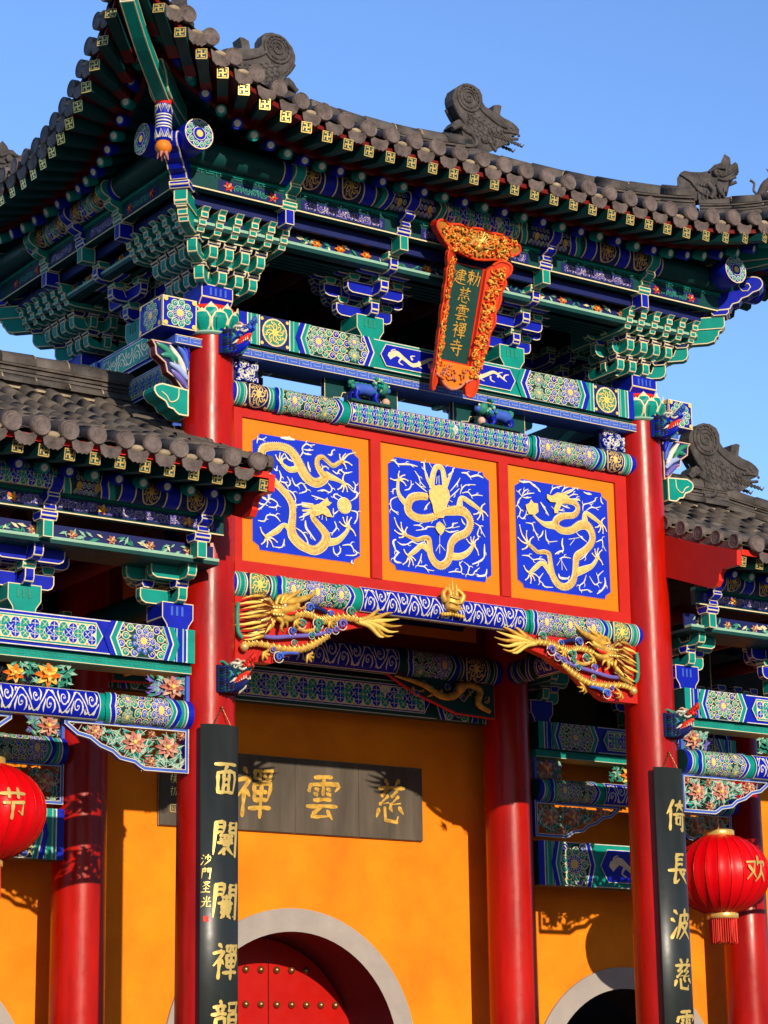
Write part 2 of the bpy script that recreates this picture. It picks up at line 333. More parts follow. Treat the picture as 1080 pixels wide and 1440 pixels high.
def xz(P, L, H, mid, sw=0, c1='blue', c2='green', endmed=True, a_med='yellow', medbg='leaf_green', cart=None, endw=None):
    """painted beam front of length L and height H: bands, medallion, chevrons, rosettes, centre cartouche from mid[0] to mid[1]"""
    base = c2
    P.rect(0, L, 0, H, base, 0)
    P.rib([(0, .006), (L, .006)], .008, 'white', 1, 1); P.rib([(0, H-.006), (L, H-.006)], .008, 'white', 1, 1)
    for side in (0, 1):
        X = (lambda u: u) if side == 0 else (lambda u: L-u)
        def band(u, wd, m, l=2):
            a, b = sorted((X(u), X(u+wd))); P.rect(a, b, 0, H, m, l)
        u = .0; k = min(1.05, H/.28)
        band(u, .07*k, c1); band(u+.07*k, .012, 'white', 3); u += .09*k; band(u, .10*k, c2); band(u+.015*k, .014*k, 'pale_green', 3); band(u+.075*k, .012*k, 'pale_green', 3); u += .10*k; band(u, .012, 'white', 3); u += .012
        if endmed:
            band(u, .30*k, 'navy'); P.medal(X(u+.15*k), H/2, H*.46, a_med, 4, medbg)
            for dx in (.02, .28):
                for v in (.1, .9): P.disc(X(u+dx*k), H*v, H*.06, 'yellow', 4, 6)
            u += .30*k; band(u, .012, 'white', 3); u += .012; band(u, .09*k, c2 if not sw else c1); band(u+.03*k, .01, 'pale_green', 3); u += .09*k; band(u, .01, 'white', 3); u += .01
        # chevrons pointing out, then field, then chevrons pointing to the centre
        f0 = u; f1 = mid[0] if side == 0 else L-mid[1]
        if f1-f0 > .25:
            a, b = sorted((X(f0), X(f1)))
            n = max(1, round((f1-f0-.1)/(H*1.15))); big = []
            for i in range(n):
                cx = X(f0+(f1-f0)*(i+.5)/n); big.append((cx, H*.5, H*.40, 'blue', 'blue_mid' if (i+side) % 2 else 'green') if (i % 2 == 0 or n > 2) else (cx, H*.72, H*.24, 'blue', 'green'))
                if n <= 2 and i % 2: big.append((cx, H*.26, H*.22, 'green', 'green'))
            P_field = [x for x in big]
            field(P, a, b, H, P_field, 1, 2)
        for (uu_, m, ww) in ((f0, c1, .05*k), (f0+.05*k, 'white', .012*k), (f0+.062*k, c2, .035*k), (f0+.097*k, 'pale_green', .014*k)):
            if side == 0: P.chev(uu_, 0, H, ww, -.05*k, m, 9)
            else: P.chev(L-uu_-ww, 0, H, ww, .05*k, m, 9)
        for (uu_, m, ww) in ((f1-.10*k, 'white', .012*k), (f1-.088*k, c1, .045*k), (f1-.043*k, 'white', .012*k), (f1-.031*k, c2, .05*k)):
            if side == 0: P.chev(uu_, 0, H, ww, .06*k, m, 9)
            else: P.chev(L-uu_-ww, 0, H, ww, -.06*k, m, 9)
    m0, m1 = mid[0]+.09*min(1.05, H/.28), mid[1]-.09*min(1.05, H/.28)
    e = H*.12; d = H*.22
    for q, m, l in ((0, 'white', 10), (.008, c1 if not sw else c1, 11)):
        P.poly([(m0+q*1.3, H/2), (m0+d+q*.6, H-e-q), (m1-d-q*.6, H-e-q), (m1-q*1.3, H/2), (m1-d-q*.6, e+q), (m0+d+q*.6, e+q)], m, l) if not getattr(P, 'round', 0) else (P.rect(m0+d*.6+q, m1-d*.6-q, e+q, H-e-q, m, l))
    if cart == 'scroll': P.scroll(m0+d, m1-d, H/2, H*.52, 'white', 12, H*.036, H*.52)
    elif cart == 'tiles': P.tiles(m0+d, m1-d, e+.02, H-e-.02, 12)
    elif cart == 'dragon':
        n = max(1, round((m1-m0)/(H*2.6))); st = (m1-m0-2*d)/n
        for i in range(n): P.dragonlet(m0+d+st*(i+.5), H/2, st*.95, H*.62, 'line', 12)
def purlin_paint(P, L, H, cl):
    """eave purlin: dark ground, broad bands, gold medallions, darker flower fields; cl = distance of the column line from the end"""
    P.rect(0, L, 0, H, 'dark_green', 0)
    for side in (0, 1):
        X = (lambda u: u) if side == 0 else (lambda u: L-u)
        def band(u, wd, m, l=2):
            a, b = sorted((X(u), X(u+wd))); P.rect(a, b, 0, H, m, l)
        u = cl+.28
        for k in range(2):
            band(u, .012, 'line', 3); band(u+.012, .12, 'blue', 2); band(u+.132, .012, 'line', 3); P.rect(*sorted((X(u+.15), X(u+.42))), 0, H, 'navy', 1); P.medal(X(u+.285), H/2, H*.46, 'gold', 4, 'navy'); u += .42
            if L < 4: break
        band(u, .012, 'line', 3); band(u+.012, .12, 'blue', 2); band(u+.132, .012, 'line', 3); u += .16
        for q, (m, ww) in enumerate((('green', .05), ('line', .012), ('blue', .06), ('line', .01))): 
            uu_ = u+(0, .05, .062, .122)[q]
            if side == 0: P.chev(uu_, 0, H, ww, .05, m, 3)
            else: P.chev(L-uu_-ww, 0, H, ww, -.05, m, 3)
        u += .16; f1 = L/2-.55 if L > 4 else L/2-.25
        if f1 > u:
            a, b = sorted((X(u), X(f1))); P.rect(a, b, H*.04, H*.96, 'navy', 1); n = int((b-a)/.045)
            for i in range(n):
                for j in range(4): P.curl(a+(i+.5+.4*(j % 2))*(b-a)/(n+.5), H*(.16+.22*j), .019, ('green', 'blue', 'blue_mid')[(i+j) % 3], 'line', 2)
            for i in range(3): P.disc(a+(b-a)*(.15+.35*i), H*(.35+.3*(i % 2)), .026, 'gold', 6, 10)
        for q, (m, ww) in enumerate((('line', .012), ('green', .05), ('line', .012))):
            uu_ = f1+(0, .012, .062)[q]
            if side == 0: P.chev(uu_, 0, H, ww, .05, m, 3)
            else: P.chev(L-uu_-ww, 0, H, ww, -.05, m, 3)
    h_ = .42 if L > 4 else .15
    P.tiles(L/2-h_, L/2+h_, H*.1, H*.9, 2)
def sq_beam(name, parent, root, o, A, N, L, H, D, under='dark_green', **kw):
    """rectangular beam; o = bottom-left of the outer face, A along, N outward, D depth inwards"""
    A = Vector(A); N = Vector(N); o = Vector(o); m = M()
    T = FR(o, A, -N)
    m.box(0, L, 0, D, 0, H, under, T)
    P = Paint(m, lambda a, b, h: o+A*a+N*h+Vector((0, 0, b)))
    xz(P, L, H, **kw)
    return m, P
def rd_beam(o, A, N, L, r, under='dark_green', span=78, purlin=None, **kw):
    """round beam; o = centre line start"""
    A = Vector(A); N = Vector(N); o = Vector(o); m = M(); H = 2*r
    m.tube([o, o+A*L], r, under, 20, True, up=(0, 0, 1))
    def fn(a, b, h):
        th = (b/H-.5)*2*R(span); return o+A*a+(N*math.cos(th)+Vector((0, 0, 1))*math.sin(th))*(r+h)
    P = Paint(m, fn); P.round = 1
    if purlin is not None: purlin_paint(P, L, H, purlin)
    else: xz(P, L, H, **kw)
    return m, P
CH = {
'mian': [[(8,12),(92,10)],[(50,14),(40,32)],[(18,36),(22,92)],[(18,36),(84,33),(80,92)],[(40,36),(40,88)],[(60,36),(60,88)],[(40,54),(60,53)],[(40,70),(60,69)],[(22,90),(80,89)]],
'chan': [[(22,4),(32,14)],[(6,28),(38,24),(6,62)],[(26,46),(25,98)],[(30,46),(42,58)],[(50,8),(52,24)],[(50,8),(66,7),(64,22),(52,24)],[(76,7),(78,22)],[(76,7),(94,6),(90,22),(78,22)],[(50,34),(54,66)],[(50,34),(92,31),(86,64)],[(54,49),(86,47)],[(54,64),(86,62)],[(70,32),(70,99)],[(42,80),(98,77)]],
'yun': [[(24,8),(76,5)],[(12,24),(8,40)],[(12,24),(92,20),(84,36)],[(50,8),(50,46)],[(28,32),(38,35)],[(26,42),(36,45)],[(62,31),(72,33)],[(62,41),(74,44)],[(26,56),(76,53)],[(6,70),(95,67)],[(46,70),(22,90),(72,88)],[(66,78),(82,96)]],
'ci': [[(30,2),(38,13)],[(70,1),(60,13)],[(12,20),(90,17)],[(36,24),(22,36),(38,37),(18,54),(44,50)],[(66,24),(52,36),(70,37),(50,54),(80,50)],[(14,66),(8,84)],[(32,62),(36,88),(70,91),(74,78)],[(48,60),(56,70)],[(76,60),(90,74)]],
'yi': [[(30,2),(4,46)],[(20,30),(20,98)],[(42,17),(92,14)],[(68,2),(46,38)],[(66,20),(88,34)],[(34,47),(98,43)],[(46,56),(48,78)],[(46,56),(70,54),(68,76),(48,78)],[(84,46),(84,95),(70,88)]],
'chang': [[(34,5),(34,56)],[(34,7),(76,4)],[(34,22),(70,20)],[(34,37),(70,35)],[(4,56),(96,52)],[(34,58),(30,94),(52,82)],[(54,58),(96,96)],[(80,62),(64,75)]],
'bo': [[(14,8),(28,20)],[(4,34),(18,43)],[(6,92),(28,56)],[(42,22),(38,60),(26,94)],[(42,22),(90,19),(80,38)],[(64,3),(64,46)],[(44,48),(82,45),(38,96)],[(50,54),(97,96)]],
'men': [[(12,8),(12,96)],[(12,8),(40,7),(40,36)],[(12,21),(40,20)],[(12,36),(40,35)],[(60,7),(60,36)],[(60,7),(90,6),(90,96),(78,90)],[(60,20),(88,20)],[(60,35),(88,35)]],
'jie': [[(8,22),(92,19)],[(34,6),(34,36)],[(66,5),(64,36)],[(18,50),(82,46),(78,80),(64,72)],[(46,50),(44,99)]],
'huan1': [[(6,28),(44,25),(34,60),(4,92)],[(12,42),(48,86)],[(66,4),(52,40)],[(58,28),(96,25),(86,42)],[(74,36),(68,68),(44,98)],[(70,60),(99,96)]],
'si': [[(26,18),(74,16)],[(50,3),(50,36)],[(8,38),(94,35)],[(14,58),(90,55)],[(68,42),(68,96),(54,88)],[(30,66),(42,80)]],
'jian': [[(34,12),(80,10),(80,40)],[(24,26),(96,24)],[(34,40),(80,39)],[(32,54),(84,52)],[(26,68),(92,66)],[(56,1),(56,84)],[(6,22),(26,19),(12,46),(26,50),(2,94)],[(8,70),(40,92),(99,95)]],
'chi': [[(6,18),(50,15)],[(28,3),(28,97)],[(10,32),(12,54)],[(10,32),(48,29),(44,54),(12,54)],[(26,56),(2,86)],[(30,56),(48,74)],[(54,36),(97,32),(88,92),(74,84)],[(76,6),(72,50),(50,96)]],
'sha': [[(14,8),(28,20)],[(4,34),(18,43)],[(6,92),(28,56)],[(64,4),(64,50)],[(46,20),(38,44)],[(80,18),(96,38)],[(90,48),(34,98)]],
'sheng': [[(18,10),(78,8),(14,48)],[(30,18),(90,50)],[(26,66),(76,63)],[(50,48),(50,92)],[(8,94),(94,91)]],
'guang': [[(50,3),(50,46)],[(22,14),(34,34)],[(80,12),(66,34)],[(6,50),(94,46)],[(38,50),(32,76),(4,97)],[(60,50),(60,90),(94,90),(94,74)]],
'zhao': [[(8,18),(48,15)],[(28,3),(28,44)],[(4,44),(52,42)],[(30,60),(48,59)],[(12,56),(30,86),(98,94)],[(60,8),(92,6),(90,60)],[(64,24),(88,23)],[(66,40),(88,39)],[(64,12),(56,66)]],
'pu': [[(4,30),(40,27)],[(22,3),(22,97)],[(20,40),(2,70)],[(60,4),(64,30)],[(80,4),(76,30)],[(46,34),(98,31)],[(50,50),(92,48)],[(44,66),(97,64)],[(70,34),(70,66),(44,97)],[(72,68),(98,96)]],
'chu': [[(22,4),(30,14)],[(6,28),(38,25),(4,62)],[(24,46),(24,97)],[(50,20),(94,17),(86,90),(74,82)],[(68,20),(62,60),(44,94)]],
'yunr': [[(26,2),(30,12)],[(6,18),(48,15)],[(16,22),(22,32)],[(38,21),(32,31)],[(2,38),(52,35)],[(14,50),(15,94)],[(14,50),(44,48),(43,92)],[(15,70),(42,69)],[(15,92),(42,91)],[(58,8),(94,6),(90,26),(60,27),(58,8)],[(60,38),(60,82)],[(60,38),(94,36),(92,80)],[(60,52),(92,51)],[(60,66),(92,65)],[(60,80),(92,79)],[(68,84),(54,98)],[(82,84),(98,97)]],
}
DOOR = [[(10,6),(8,96)],[(10,7),(38,6),(37,34)],[(10,20),(36,19)],[(10,34),(36,33)],[(62,7),(61,34)],[(62,7),(92,5),(92,96),(80,90)],[(62,20),(90,19)],[(62,34),(90,33)]]
CH['huan'] = DOOR+[[(28,42),(74,41),(72,52),(30,53),(28,42)],[(43,42),(43,52)],[(58,42),(58,52)],[(22,62),(80,60)],[(42,68),(60,67),(58,76),(44,77)],[(46,78),(24,94)],[(42,78),(44,96)],[(56,76),(80,94)]]
CH['hui'] = DOOR+[[(36,40),(66,39),(64,50),(38,51),(36,40)],[(50,36),(50,56)],[(24,57),(78,56)],[(36,62),(36,86)],[(36,62),(66,61),(65,85)],[(38,70),(64,69)],[(38,77),(64,77)],[(38,85),(64,85)],[(44,88),(32,98)],[(58,88),(72,98)]]
